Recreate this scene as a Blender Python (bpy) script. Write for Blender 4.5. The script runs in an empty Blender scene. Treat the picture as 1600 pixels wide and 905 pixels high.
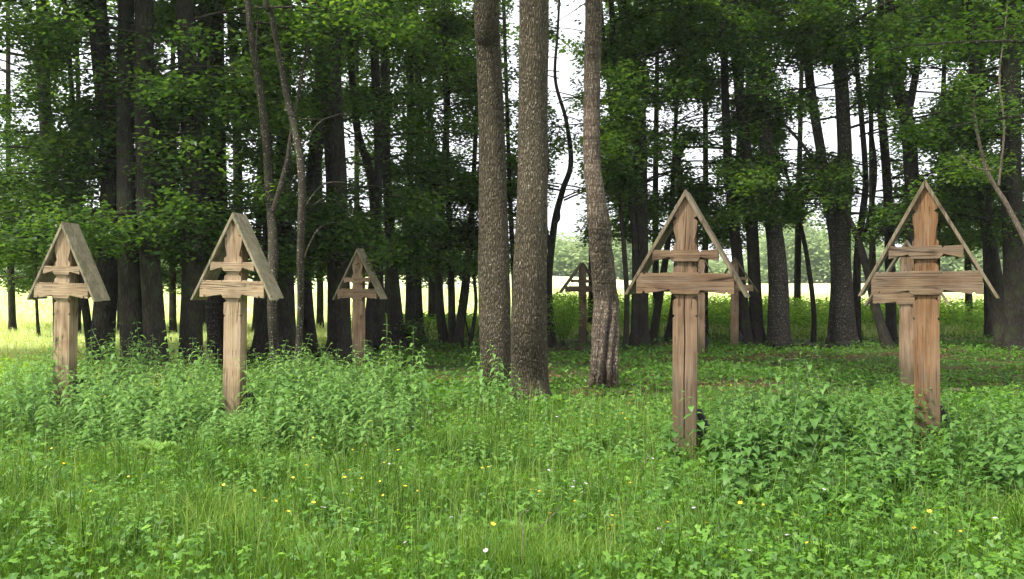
import bpy, bmesh, math, random
import numpy as np
from mathutils import Vector
R = math.radians
random.seed(7)
rng = np.random.default_rng(7)
sc = bpy.context.scene
COL = sc.collection

# ------------------------------------------------------------------ camera, world, sun, exposure
F = 1555.0          # focal length in pixels of the 1600 px wide photograph
CAMH = 1.6
cd = bpy.data.cameras.new('camera'); cam = bpy.data.objects.new('camera', cd); COL.objects.link(cam)
cam.location = (0, 0, CAMH); cam.rotation_euler = (R(90 - 0.28), 0, 0)
cd.sensor_width = 36; cd.lens = 36 * F / 1600; cd.clip_start = 0.1; cd.clip_end = 3000
sc.camera = cam
SUN_EL, SUN_AZ = R(50), R(-122)      # azimuth clockwise from +Y (view direction): behind the camera, to the left
w = bpy.data.worlds.new('World'); sc.world = w; w.use_nodes = True
nt = w.node_tree; nt.nodes.clear()
sky = nt.nodes.new('ShaderNodeTexSky'); sky.sky_type = 'NISHITA'; sky.sun_disc = False
sky.sun_elevation = SUN_EL; sky.sun_rotation = SUN_AZ; sky.air_density = 1.0; sky.dust_density = 3.0
mixw = nt.nodes.new('ShaderNodeMix'); mixw.data_type = 'RGBA'; mixw.inputs[0].default_value = 0.88
mixw.inputs[7].default_value = (8.6, 8.7, 9.2, 1)          # bright hazy cloud sheet over the blue
bgn = nt.nodes.new('ShaderNodeBackground'); bgn.inputs[1].default_value = 0.12
wo = nt.nodes.new('ShaderNodeOutputWorld')
nt.links.new(sky.outputs[0], mixw.inputs[6]); nt.links.new(mixw.outputs[2], bgn.inputs[0]); nt.links.new(bgn.outputs[0], wo.inputs[0])
sl = bpy.data.lights.new('sun', 'SUN'); sun = bpy.data.objects.new('sun', sl); COL.objects.link(sun)
sl.energy = 3.8; sl.angle = R(8); sl.color = (1.0, 0.95, 0.86)
sd = Vector((math.sin(SUN_AZ) * math.cos(SUN_EL), math.cos(SUN_AZ) * math.cos(SUN_EL), math.sin(SUN_EL)))
sun.rotation_euler = sd.to_track_quat('Z', 'Y').to_euler(); sun.location = (-10, -10, 30)
sc.view_settings.view_transform = 'Standard'; sc.view_settings.look = 'None'
sc.view_settings.exposure = 0.92; sc.view_settings.gamma = 1.0
sc.render.engine = 'CYCLES'
sc.cycles.max_bounces = 8; sc.cycles.transmission_bounces = 6; sc.cycles.diffuse_bounces = 4; sc.cycles.transparent_max_bounces = 4
sc.cycles.use_adaptive_sampling = True; sc.cycles.adaptive_threshold = 0.03; sc.cycles.use_denoising = True

# ------------------------------------------------------------------ helpers
def gz(x, y):
    """height of the ground"""
    x = np.asarray(x, float); y = np.asarray(y, float)
    z = 0.035 * np.sin(x * 0.9 + 1.3) * np.sin(y * 0.7) + 0.03 * np.sin(x * 0.37 + y * 0.45)
    z = z + 0.10 * np.exp(-(((x - 3.2) / 2.6) ** 2 + ((y - 9.0) / 2.6) ** 2)) - 0.05 * np.clip((y - 12) / 14, 0, 1)
    s = np.where(x < 12, 0.030, 0.016) ; s = 0.030 - 0.014 * np.clip((x - 2) / 25, 0, 1)
    z = z + s * np.clip(y - 48, 0, 130) + 0.01 * np.clip(y - 178, 0, 400)
    return z
def wx(px, D): return (px - 800) / F * D
def wz(py, D): return CAMH - (py - 445) / F * D
def pn(x, y, s=1.0, seed=0.0):
    """cheap smooth noise 0..1"""
    x = np.asarray(x) * s; y = np.asarray(y) * s
    v = (np.sin(x * 1.7 + seed + 1.3 * np.sin(y * 1.1 + seed)) + np.sin(y * 2.1 - seed * 2 + 1.7 * np.sin(x * 0.9 + 2))
         + 0.6 * np.sin(x * 3.9 + y * 2.7 + seed) + 0.5 * np.sin(x * 7.1 - y * 6.3 + seed * 3) + 0.4 * np.sin(x * 11.3 + 9.7 * y))
    return np.clip(0.5 + v / 6.0, 0, 1)

def link(o, parent=None):
    COL.objects.link(o)
    if parent is not None: o.parent = parent
    return o
def tag(o, label=None, cat=None, group=None, kind=None):
    if label: o['label'] = label
    if cat: o['category'] = cat
    if group: o['group'] = group
    if kind: o['kind'] = kind
    return o
def empty(name, loc, rz=0):
    o = bpy.data.objects.new(name, None); o.location = loc; o.rotation_euler = (0, 0, rz); o.empty_display_size = 0.2
    return link(o)
def np_mesh(name, V, Fc, mats, tint=None, smooth=False, matidx=None):
    """V (N,3), Fc (M,k) with constant k"""
    me = bpy.data.meshes.new(name)
    V = np.ascontiguousarray(V, dtype=np.float32); Fc = np.ascontiguousarray(Fc, dtype=np.int32)
    n, k = Fc.shape
    me.vertices.add(len(V)); me.vertices.foreach_set('co', V.ravel())
    me.loops.add(n * k); me.loops.foreach_set('vertex_index', Fc.ravel())
    me.polygons.add(n); me.polygons.foreach_set('loop_start', np.arange(0, n * k, k, dtype=np.int32))
    me.polygons.foreach_set('loop_total', np.full(n, k, dtype=np.int32))
    if smooth: me.polygons.foreach_set('use_smooth', np.ones(n, dtype=bool))
    for m in (mats if isinstance(mats, (list, tuple)) else [mats]): me.materials.append(m)
    if matidx is not None: me.polygons.foreach_set('material_index', np.ascontiguousarray(matidx, dtype=np.int32))
    me.update(calc_edges=True)
    if tint is not None:
        a = me.attributes.new('tint', 'FLOAT', 'FACE'); a.data.foreach_set('value', np.ascontiguousarray(tint, dtype=np.float32))
    return me
def mobj(name, me, parent=None):
    return link(bpy.data.objects.new(name, me), parent)

# ------------------------------------------------------------------ materials
def newmat(name):
    m = bpy.data.materials.new(name); m.use_nodes = True; m.node_tree.nodes.clear(); return m, m.node_tree
def N(nt, t, **kw):
    n = nt.nodes.new(t)
    for k, v in kw.items():
        if k.startswith('i_'):
            key = k[2:]
            n.inputs[int(key) if key.isdigit() else key.replace('_', ' ')].default_value = v
        else: setattr(n, k, v)
    return n
def ramp(nt, fac, stops):
    r = nt.nodes.new('ShaderNodeValToRGB'); cr = r.color_ramp
    while len(cr.elements) < len(stops): cr.elements.new(0.5)
    for e, (p, c) in zip(cr.elements, stops): e.position = p; e.color = (*c, 1)
    nt.links.new(fac, r.inputs[0]); return r
def leaf_mat(name, stops, transl=0.38, gloss=0.05, rough=0.45):
    m, nt = newmat(name)
    at = N(nt, 'ShaderNodeAttribute', attribute_name='tint')
    rp = ramp(nt, at.outputs['Fac'], stops)
    d = N(nt, 'ShaderNodeBsdfDiffuse'); t = N(nt, 'ShaderNodeBsdfTranslucent'); g = N(nt, 'ShaderNodeBsdfGlossy', i_Roughness=rough)
    hs = N(nt, 'ShaderNodeHueSaturation', i_Hue=0.485, i_Saturation=1.1, i_Value=1.5)
    nt.links.new(rp.outputs[0], d.inputs[0]); nt.links.new(rp.outputs[0], hs.inputs['Color']); nt.links.new(hs.outputs[0], t.inputs[0])
    m1 = N(nt, 'ShaderNodeMixShader'); m1.inputs[0].default_value = transl
    nt.links.new(d.outputs[0], m1.inputs[1]); nt.links.new(t.outputs[0], m1.inputs[2])
    m2 = N(nt, 'ShaderNodeMixShader'); m2.inputs[0].default_value = gloss
    nt.links.new(m1.outputs[0], m2.inputs[1]); nt.links.new(g.outputs[0], m2.inputs[2])
    o = N(nt, 'ShaderNodeOutputMaterial'); nt.links.new(m2.outputs[0], o.inputs[0]); return m
M = {}
M['leaf'] = leaf_mat('tree_leaf', [(0, (.032, .076, .017)), (.5, (.066, .140, .026)), (1, (.135, .23, .038))], .55, .03)
M['leaf_bright'] = leaf_mat('tree_leaf_bright', [(0, (.035, .085, .018)), (.5, (.07, .15, .025)), (1, (.13, .24, .04))], .5, .03)
M['grass'] = leaf_mat('grass_blade', [(0, (.032, .085, .010)), (.45, (.105, .215, .024)), (.85, (.20, .33, .055)), (1, (.40, .46, .15))], .4, .02)
M['meadow'] = leaf_mat('meadow_grass', [(0, (.36, .48, .09)), (.5, (.56, .66, .22)), (1, (.76, .78, .48))], .4, .03)  # sun brightness of the open field is put into these pale stops
M['nettle'] = leaf_mat('nettle_leaf', [(0, (.070, .150, .035)), (.5, (.135, .265, .065)), (1, (.23, .39, .09))], .35, .02, .5)
M['broad'] = leaf_mat('broad_leaf', [(0, (.045, .115, .024)), (.5, (.090, .20, .042)), (1, (.14, .26, .055))], .33, .025, .5)
M['herb'] = leaf_mat('herb_leaf', [(0, (.050, .13, .020)), (.5, (.100, .23, .030)), (1, (.19, .36, .045))], .35, .025)
M['bush'] = leaf_mat('bush_leaf', [(0, (.12, .25, .03)), (.5, (.22, .40, .055)), (1, (.34, .52, .10))], .55, .03)
M['farleaf_hazed'] = leaf_mat('far_leaf_hazed', [(0, (.18, .26, .13)), (.5, (.27, .36, .17)), (1, (.36, .44, .22))], .4, .0)  # paled: distance haze and overexposure are put into the leaf colour
M['litter'] = leaf_mat('leaf_litter', [(0, (.07, .035, .018)), (.6, (.17, .09, .045)), (1, (.34, .22, .12))], .1, .03)

def bark_mat(name, dark, mid, light, scale=1.0, stretch=0.22, bump=0.6, lichen=0.0, moss=0.0, ring=0.0):
    m, nt = newmat(name); L = nt.links.new
    tc = N(nt, 'ShaderNodeTexCoord'); mp = N(nt, 'ShaderNodeMapping'); mp.inputs['Scale'].default_value = (1, 1, stretch)
    L(tc.outputs['Object'], mp.inputs[0])
    nz = N(nt, 'ShaderNodeTexNoise', i_Scale=9 * scale, i_Detail=3.0); L(mp.outputs[0], nz.inputs['Vector'])
    ad = N(nt, 'ShaderNodeVectorMath', operation='MULTIPLY_ADD'); ad.inputs[1].default_value = (.05 / scale,) * 3
    L(nz.outputs['Color'], ad.inputs[0]); L(mp.outputs[0], ad.inputs[2])
    vo = N(nt, 'ShaderNodeTexVoronoi', i_Scale=30 * scale, feature='DISTANCE_TO_EDGE'); L(ad.outputs[0], vo.inputs['Vector'])
    mr = N(nt, 'ShaderNodeMapRange'); mr.inputs[1].default_value = 0; mr.inputs[2].default_value = .35; L(vo.outputs[0], mr.inputs[0])
    n2 = N(nt, 'ShaderNodeTexNoise', i_Scale=26 * scale, i_Detail=6.0, i_Roughness=.7); L(mp.outputs[0], n2.inputs['Vector'])
    n3 = N(nt, 'ShaderNodeTexNoise', i_Scale=1.7, i_Detail=4.0); L(tc.outputs['Object'], n3.inputs['Vector'])
    mu = N(nt, 'ShaderNodeMath', operation='MULTIPLY_ADD'); mu.inputs[1].default_value = .5
    L(mr.outputs[0], mu.inputs[0]); sc2 = N(nt, 'ShaderNodeMath', operation='MULTIPLY'); sc2.inputs[1].default_value = .55
    L(n2.outputs['Fac'], sc2.inputs[0]); L(sc2.outputs[0], mu.inputs[2])
    rp = ramp(nt, mu.outputs[0], [(.15, dark), (.5, mid), (.85, light)])
    col = rp.outputs[0]
    mx = N(nt, 'ShaderNodeMix', data_type='RGBA', blend_type='MULTIPLY'); mx.inputs[0].default_value = .8
    r3 = ramp(nt, n3.outputs['Fac'], [(.3, (.6, .6, .6)), (.7, (1.15, 1.12, 1.08))]); L(col, mx.inputs[6]); L(r3.outputs[0], mx.inputs[7]); col = mx.outputs[2]
    if lichen:
        n4 = N(nt, 'ShaderNodeTexNoise', i_Scale=38.0, i_Detail=3.0); L(tc.outputs['Object'], n4.inputs['Vector'])
        r4 = ramp(nt, n4.outputs['Fac'], [(.62 - lichen * .1, (0, 0, 0)), (.70 - lichen * .1, (1, 1, 1))])
        m4 = N(nt, 'ShaderNodeMix', data_type='RGBA'); L(r4.outputs[0], m4.inputs[0]); L(col, m4.inputs[6]); m4.inputs[7].default_value = (.36, .34, .27, 1); col = m4.outputs[2]
    if moss:
        n5 = N(nt, 'ShaderNodeTexNoise', i_Scale=3.2, i_Detail=5.0); L(tc.outputs['Object'], n5.inputs['Vector'])
        r5 = ramp(nt, n5.outputs['Fac'], [(.5, (0, 0, 0)), (.72, (moss, moss, moss))])
        m5 = N(nt, 'ShaderNodeMix', data_type='RGBA'); L(r5.outputs[0], m5.inputs[0]); L(col, m5.inputs[6]); m5.inputs[7].default_value = (.06, .085, .03, 1); col = m5.outputs[2]
    hgt = mu.outputs[0]
    if ring:
        mp2 = N(nt, 'ShaderNodeMapping'); mp2.inputs['Scale'].default_value = (1.2, 1.2, 14); L(tc.outputs['Object'], mp2.inputs[0])
        n6 = N(nt, 'ShaderNodeTexNoise', i_Scale=2.2, i_Detail=3.0); L(mp2.outputs[0], n6.inputs['Vector'])
        r6 = ramp(nt, n6.outputs['Fac'], [(.42, (.45, .42, .4)), (.6, (1.2, 1.18, 1.15))])
        m6 = N(nt, 'ShaderNodeMix', data_type='RGBA', blend_type='MULTIPLY'); m6.inputs[0].default_value = ring; L(col, m6.inputs[6]); L(r6.outputs[0], m6.inputs[7]); col = m6.outputs[2]
    b = N(nt, 'ShaderNodeBump', i_Strength=bump, i_Distance=.045); L(hgt, b.inputs['Height'])
    p = N(nt, 'ShaderNodeBsdfPrincipled', i_Roughness=.9); p.inputs['Specular IOR Level'].default_value = .2
    L(col, p.inputs['Base Color']); L(b.outputs[0], p.inputs['Normal'])
    o = N(nt, 'ShaderNodeOutputMaterial'); L(p.outputs[0], o.inputs[0]); return m
M['bark_dark'] = bark_mat('bark_dark', (.015, .013, .010), (.036, .032, .024), (.062, .056, .044), .8, .25, .5, 0, .5)  # dark bark, with the dense shade of the wood partly put into it
M['bark_grey'] = bark_mat('bark_grey', (.024, .021, .018), (.062, .055, .046), (.105, .096, .08), .8, .35, .4, .2, .3, .5)
M['bark_front'] = bark_mat('bark_front', (.045, .036, .022), (.115, .094, .060), (.175, .148, .10), 1.25, .22, 1.4, .03, .15)
M['bark_cherry'] = bark_mat('bark_cherry', (.05, .038, .028), (.13, .103, .075), (.24, .20, .155), .9, .18, .9, .15, .0, .6)
M['bark_sapling'] = bark_mat('bark_sapling', (.02, .017, .012), (.045, .039, .027), (.08, .07, .05), 1.6, .3, .4, .05, .4)
M['dead'] = bark_mat('dead_wood', (.06, .046, .034), (.16, .13, .095), (.28, .235, .18), 1.2, .15, .5, 0, 0)

def wood_mat(name, axis, dark, mid, light, green=0.0, stain=0.28, silver=.28):
    m, nt = newmat(name); L = nt.links.new
    tc = N(nt, 'ShaderNodeTexCoord'); oi = N(nt, 'ShaderNodeObjectInfo')
    off = N(nt, 'ShaderNodeVectorMath', operation='MULTIPLY_ADD'); off.inputs[1].default_value = (1, 1, 1)
    cmb = N(nt, 'ShaderNodeCombineXYZ'); ml = N(nt, 'ShaderNodeMath', operation='MULTIPLY'); ml.inputs[1].default_value = 37.0
    L(oi.outputs['Random'], ml.inputs[0]); L(ml.outputs[0], cmb.inputs[0]); L(ml.outputs[0], cmb.inputs[2])
    L(tc.outputs['Object'], off.inputs[0]); L(cmb.outputs[0], off.inputs[2])
    mp = N(nt, 'ShaderNodeMapping'); s = [14, 14, 14]; s[axis] = 0.9; mp.inputs['Scale'].default_value = s; L(off.outputs[0], mp.inputs[0])
    n1 = N(nt, 'ShaderNodeTexNoise', i_Scale=1.5, i_Detail=6.0, i_Roughness=.62, i_Distortion=1.0); L(mp.outputs[0], n1.inputs['Vector'])
    mp2 = N(nt, 'ShaderNodeMapping'); s = [85, 85, 85]; s[axis] = 1.6; mp2.inputs['Scale'].default_value = s; L(off.outputs[0], mp2.inputs[0])
    n2 = N(nt, 'ShaderNodeTexNoise', i_Scale=1.0, i_Detail=4.0, i_Roughness=.7); L(mp2.outputs[0], n2.inputs['Vector'])
    ad = N(nt, 'ShaderNodeMath', operation='MULTIPLY_ADD'); ad.inputs[1].default_value = .55
    h2 = N(nt, 'ShaderNodeMath', operation='MULTIPLY'); h2.inputs[1].default_value = .45; L(n2.outputs['Fac'], h2.inputs[0])
    L(n1.outputs['Fac'], ad.inputs[0]); L(h2.outputs[0], ad.inputs[2])
    rp = ramp(nt, ad.outputs[0], [(.34, dark), (.47, mid), (.64, light)]); col = rp.outputs[0]
    n3 = N(nt, 'ShaderNodeTexNoise', i_Scale=3.4, i_Detail=4.0); L(off.outputs[0], n3.inputs['Vector'])
    r3 = ramp(nt, n3.outputs['Fac'], [(.34, (.48, .42, .36)), (.55, (1, 1, 1)), (.75, (1.12, 1.12, 1.15))])
    mx = N(nt, 'ShaderNodeMix', data_type='RGBA', blend_type='MULTIPLY'); mx.inputs[0].default_value = stain * 2
    L(col, mx.inputs[6]); L(r3.outputs[0], mx.inputs[7]); col = mx.outputs[2]
    # knots
    mpk = N(nt, 'ShaderNodeMapping'); s = [5, 5, 5]; s[axis] = 2.6; mpk.inputs['Scale'].default_value = s; L(off.outputs[0], mpk.inputs[0])
    vk = N(nt, 'ShaderNodeTexVoronoi', i_Scale=.8); L(mpk.outputs[0], vk.inputs['Vector'])
    rk = ramp(nt, vk.outputs['Distance'], [(.05, (.35, .27, .2)), (.13, (1, 1, 1))])
    mk = N(nt, 'ShaderNodeMix', data_type='RGBA', blend_type='MULTIPLY'); mk.inputs[0].default_value = .8; L(col, mk.inputs[6]); L(rk.outputs[0], mk.inputs[7]); col = mk.outputs[2]
    # drying cracks
    mpc = N(nt, 'ShaderNodeMapping'); s = [22, 22, 22]; s[axis] = .7; mpc.inputs['Scale'].default_value = s; L(off.outputs[0], mpc.inputs[0])
    vc = N(nt, 'ShaderNodeTexVoronoi', i_Scale=1.0, feature='DISTANCE_TO_EDGE'); L(mpc.outputs[0], vc.inputs['Vector'])
    nm = N(nt, 'ShaderNodeTexNoise', i_Scale=4.0); L(off.outputs[0], nm.inputs['Vector'])
    rm = ramp(nt, nm.outputs['Fac'], [(.5, (1, 1, 1)), (.6, (0, 0, 0))])
    rc = ramp(nt, vc.outputs['Distance'], [(.0, (.16, .12, .09)), (.05, (1, 1, 1))])
    mxc = N(nt, 'ShaderNodeMix', data_type='RGBA', blend_type='LIGHTEN'); mxc.inputs[0].default_value = 1; L(rm.outputs[0], mxc.inputs[6]); L(rc.outputs[0], mxc.inputs[7])
    mc = N(nt, 'ShaderNodeMix', data_type='RGBA', blend_type='MULTIPLY'); mc.inputs[0].default_value = .95; L(col, mc.inputs[6]); L(mxc.outputs[2], mc.inputs[7]); col = mc.outputs[2]
    if green:
        n4 = N(nt, 'ShaderNodeTexNoise', i_Scale=9.0, i_Detail=6.0, i_Roughness=.7); L(off.outputs[0], n4.inputs['Vector'])
        r4 = ramp(nt, n4.outputs['Fac'], [(.45, (0, 0, 0)), (.7, (green, green, green))])
        m4 = N(nt, 'ShaderNodeMix', data_type='RGBA'); L(r4.outputs[0], m4.inputs[0]); L(col, m4.inputs[6]); m4.inputs[7].default_value = (.10, .115, .055, 1); col = m4.outputs[2]
    # silvery weathering and damp dirty foot
    n7 = N(nt, 'ShaderNodeTexNoise', i_Scale=2.6, i_Detail=7.0, i_Roughness=.7); mp7 = N(nt, 'ShaderNodeMapping'); s = [3, 3, 3]; s[axis] = .6; mp7.inputs['Scale'].default_value = s
    L(off.outputs[0], mp7.inputs[0]); L(mp7.outputs[0], n7.inputs['Vector'])
    r7 = ramp(nt, n7.outputs['Fac'], [(.45, (0, 0, 0)), (.68, (silver,) * 3)])
    m7 = N(nt, 'ShaderNodeMix', data_type='RGBA'); L(r7.outputs[0], m7.inputs[0]); L(col, m7.inputs[6]); m7.inputs[7].default_value = (.25, .225, .185, 1); col = m7.outputs[2]
    if axis == 2:
        sz_ = N(nt, 'ShaderNodeSeparateXYZ'); L(tc.outputs['Object'], sz_.inputs[0])
        za = N(nt, 'ShaderNodeMath', operation='MULTIPLY_ADD'); za.inputs[1].default_value = -.9; L(n7.outputs['Fac'], za.inputs[0]); L(sz_.outputs['Z'], za.inputs[2])
        zr = N(nt, 'ShaderNodeMapRange'); zr.inputs[1].default_value = -.25; zr.inputs[2].default_value = .25; zr.inputs[3].default_value = .75; zr.inputs[4].default_value = 0; L(za.outputs[0], zr.inputs[0])
        m8 = N(nt, 'ShaderNodeMix', data_type='RGBA'); L(zr.outputs[0], m8.inputs[0]); L(col, m8.inputs[6]); m8.inputs[7].default_value = (.07, .065, .035, 1); col = m8.outputs[2]
    b = N(nt, 'ShaderNodeBump', i_Strength=.8, i_Distance=.012); L(ad.outputs[0], b.inputs['Height'])
    b2 = N(nt, 'ShaderNodeBump', i_Strength=.5, i_Distance=.01); L(mxc.outputs[2], b2.inputs['Height']); L(b.outputs[0], b2.inputs['Normal'])
    p = N(nt, 'ShaderNodeBsdfPrincipled', i_Roughness=.8); p.inputs['Specular IOR Level'].default_value = .25
    L(col, p.inputs['Base Color']); L(b2.outputs[0], p.inputs['Normal'])
    o = N(nt, 'ShaderNodeOutputMaterial'); L(p.outputs[0], o.inputs[0]); return m
WOODS = {'tan': ((.095, .058, .032), (.29, .19, .112), (.43, .30, .19)),
         'pale': ((.125, .080, .042), (.335, .238, .135), (.475, .360, .228)),
         'brown': ((.053, .031, .016), (.160, .098, .054), (.254, .168, .102)),
         'orange': ((.061, .030, .012), (.164, .084, .034), (.246, .139, .066)),
         'grey': ((.070, .045, .026), (.143, .094, .054), (.213, .148, .090)),
         'dull': ((.095, .062, .038), (.180, .119, .076), (.257, .171, .114)),
         'roof': ((.104, .085, .052), (.266, .223, .138), (.399, .342, .228)),
         'roofdark': ((.057, .041, .025), (.139, .102, .061), (.221, .172, .111))}
WM = {}
def wood(kind, axis):
    k = (kind, axis)
    if k not in WM: WM[k] = wood_mat('wood_%s' % kind, axis, *WOODS[kind], green=.75 if kind == 'roof' else (.35 if kind == 'roofdark' else 0))
    return WM[k]
def plain(name, c, rough=.8):
    m, nt = newmat(name); L = nt.links.new
    tc = N(nt, 'ShaderNodeTexCoord'); n = N(nt, 'ShaderNodeTexNoise', i_Scale=20.0, i_Detail=4.0); L(tc.outputs['Object'], n.inputs['Vector'])
    r = ramp(nt, n.outputs['Fac'], [(.3, tuple(v * .7 for v in c)), (.7, tuple(min(1, v * 1.25) for v in c))])
    p = N(nt, 'ShaderNodeBsdfPrincipled', i_Roughness=rough); L(r.outputs[0], p.inputs['Base Color'])
    o = N(nt, 'ShaderNodeOutputMaterial'); L(p.outputs[0], o.inputs[0]); return m
M['tar'] = plain('tarred_wood', (.012, .012, .013), .6)
M['yellow'] = plain('yellow_petal', (.80, .56, .02), .5)
M['palepetal'] = plain('pale_petal', (.62, .50, .62), .5)
M['stem'] = plain('green_stem', (.12, .19, .06), .6)

# ground material: soil and moss near, leaf litter under the trees, meadow beyond with sunlight put into its pale colour
m, nt_ = newmat('ground_soil'); L = nt_.links.new
tc = N(nt_, 'ShaderNodeTexCoord')
n1 = N(nt_, 'ShaderNodeTexNoise', i_Scale=.55, i_Detail=5.0); L(tc.outputs['Object'], n1.inputs['Vector'])
n2 = N(nt_, 'ShaderNodeTexNoise', i_Scale=14.0, i_Detail=6.0, i_Roughness=.75); L(tc.outputs['Object'], n2.inputs['Vector'])
soil = ramp(nt_, n2.outputs['Fac'], [(.3, (.030, .020, .010)), (.55, (.085, .055, .028)), (.75, (.17, .11, .06))])
grn = ramp(nt_, n2.outputs['Fac'], [(.3, (.022, .050, .010)), (.55, (.045, .095, .020)), (.75, (.08, .15, .03))])
mea_sunlit = ramp(nt_, n2.outputs['Fac'], [(.3, (.52, .58, .22)), (.55, (.70, .74, .40)), (.75, (.80, .80, .56))])  # near-white: full sun on the meadow is put into the colour
r1 = ramp(nt_, n1.outputs['Fac'], [(.44, (0, 0, 0)), (.58, (1, 1, 1))])
sx = N(nt_, 'ShaderNodeSeparateXYZ'); L(tc.outputs['Object'], sx.inputs[0])
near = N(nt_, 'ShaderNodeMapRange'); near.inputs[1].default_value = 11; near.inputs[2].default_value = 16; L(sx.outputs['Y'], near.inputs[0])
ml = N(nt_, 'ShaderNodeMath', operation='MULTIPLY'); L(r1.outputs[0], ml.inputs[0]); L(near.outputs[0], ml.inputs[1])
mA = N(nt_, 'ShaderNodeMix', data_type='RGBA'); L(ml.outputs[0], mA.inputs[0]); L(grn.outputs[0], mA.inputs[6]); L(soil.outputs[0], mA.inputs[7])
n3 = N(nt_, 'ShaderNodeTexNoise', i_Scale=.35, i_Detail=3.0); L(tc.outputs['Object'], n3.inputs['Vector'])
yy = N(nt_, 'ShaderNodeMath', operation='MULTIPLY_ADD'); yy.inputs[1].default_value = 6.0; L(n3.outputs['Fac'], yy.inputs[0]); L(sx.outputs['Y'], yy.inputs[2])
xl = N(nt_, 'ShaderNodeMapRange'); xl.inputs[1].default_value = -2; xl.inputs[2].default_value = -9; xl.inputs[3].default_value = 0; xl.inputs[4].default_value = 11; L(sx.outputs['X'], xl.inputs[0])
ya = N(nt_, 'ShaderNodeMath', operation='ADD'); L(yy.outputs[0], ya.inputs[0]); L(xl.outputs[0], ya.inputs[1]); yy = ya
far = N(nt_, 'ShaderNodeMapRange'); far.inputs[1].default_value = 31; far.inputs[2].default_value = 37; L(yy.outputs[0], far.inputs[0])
mB = N(nt_, 'ShaderNodeMix', data_type='RGBA'); L(far.outputs[0], mB.inputs[0]); L(mA.outputs[2], mB.inputs[6]); L(mea_sunlit.outputs[0], mB.inputs[7])
bp = N(nt_, 'ShaderNodeBump', i_Strength=.6, i_Distance=.03); L(n2.outputs['Fac'], bp.inputs['Height'])
p = N(nt_, 'ShaderNodeBsdfPrincipled', i_Roughness=.95); p.inputs['Specular IOR Level'].default_value = .1
L(mB.outputs[2], p.inputs['Base Color']); L(bp.outputs[0], p.inputs['Normal'])
o = N(nt_, 'ShaderNodeOutputMaterial'); L(p.outputs[0], o.inputs[0]); M['ground'] = m

# ------------------------------------------------------------------ ground
def axis_pts(fine0, fine1, step, far):
    a = list(np.arange(fine0, fine1 + 1e-6, step)); s = step; x = fine1
    while x < far: s *= 1.35; x += s; a.append(x)
    s = step; x = fine0; pre = []
    while x > -far: s *= 1.35; x -= s; pre.append(x)
    return np.array(pre[::-1] + a)
X = axis_pts(-14, 14, .35, 1500); Y = axis_pts(-2, 40, .35, 1500)
XX, YY = np.meshgrid(X, Y); ZZ = gz(XX, YY)
V = np.stack([XX.ravel(), YY.ravel(), ZZ.ravel()], 1)
nx, ny = len(X), len(Y)
i = (np.arange(ny - 1)[:, None] * nx + np.arange(nx - 1)[None]).ravel()
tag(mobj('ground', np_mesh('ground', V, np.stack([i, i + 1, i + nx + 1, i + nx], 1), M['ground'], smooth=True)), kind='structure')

# ------------------------------------------------------------------ tubes (trunks, limbs, sticks)
def catmull(P, n):
    P = np.asarray(P, float); Q = np.vstack([2 * P[0] - P[1], P, 2 * P[-1] - P[-2]]); out = []
    for k in range(1, len(Q) - 2):
        for t in np.linspace(0, 1, n, endpoint=False):
            a, b, c, d = Q[k - 1], Q[k], Q[k + 1], Q[k + 2]
            out.append(.5 * (2 * b + (c - a) * t + (2 * a - 5 * b + 4 * c - d) * t * t + (3 * b - a - 3 * c + d) * t ** 3))
    out.append(P[-1]); return np.array(out)
def tube(P, rad, seg=10, rfun=None, V=None, Fc=None):
    """P (n,3), rad (n,); returns lists appended to V, Fc (quads)"""
    P = np.asarray(P, float); n = len(P); base = len(V)
    T = np.gradient(P, axis=0); T /= np.linalg.norm(T, axis=1)[:, None] + 1e-9
    up = np.array([0, 1, 0.0]) if abs(T[0][1]) < .8 else np.array([1.0, 0, 0])
    th = np.linspace(0, 2 * np.pi, seg, endpoint=False)
    for k in range(n):
        a = np.cross(up, T[k]); a /= np.linalg.norm(a) + 1e-9; b = np.cross(T[k], a)
        r = rad[k] * (rfun(th, P[k], k / (n - 1)) if rfun else 1)
        ring = P[k] + (np.cos(th) * r)[:, None] * a + (np.sin(th) * r)[:, None] * b
        V.extend(ring.tolist())
    for k in range(n - 1):
        for s in range(seg):
            s2 = (s + 1) % seg
            Fc.append((base + k * seg + s, base + k * seg + s2, base + (k + 1) * seg + s2, base + (k + 1) * seg + s))
def leaves(C, D, Nn, L_, W_, fold=.12, bend=0.0):
    """kite shaped leaf of two triangles pairs; C base, D direction, Nn normal"""
    D = D / (np.linalg.norm(D, axis=1)[:, None] + 1e-9)
    S = np.cross(D, Nn); S /= np.linalg.norm(S, axis=1)[:, None] + 1e-9
    U = np.cross(S, D)
    L_ = L_[:, None]; W_ = W_[:, None]
    a = C; b = C + D * L_ * .42 + S * W_ * .5 + U * W_ * fold; c = C + D * L_ - U * L_ * bend; d = C + D * L_ * .42 - S * W_ * .5 + U * W_ * fold
    n = len(C); V = np.stack([a, b, c, d], 1).reshape(-1, 3)
    i = np.arange(n) * 4
    return V, np.stack([i, i + 1, i + 2, i + 3], 1)
def rand_dirs(n, flat=.5):
    az = rng.uniform(0, 2 * np.pi, n); z = rng.normal(-.15, flat, n)
    d = np.stack([np.cos(az), np.sin(az), z], 1); return d / np.linalg.norm(d, axis=1)[:, None]

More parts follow.
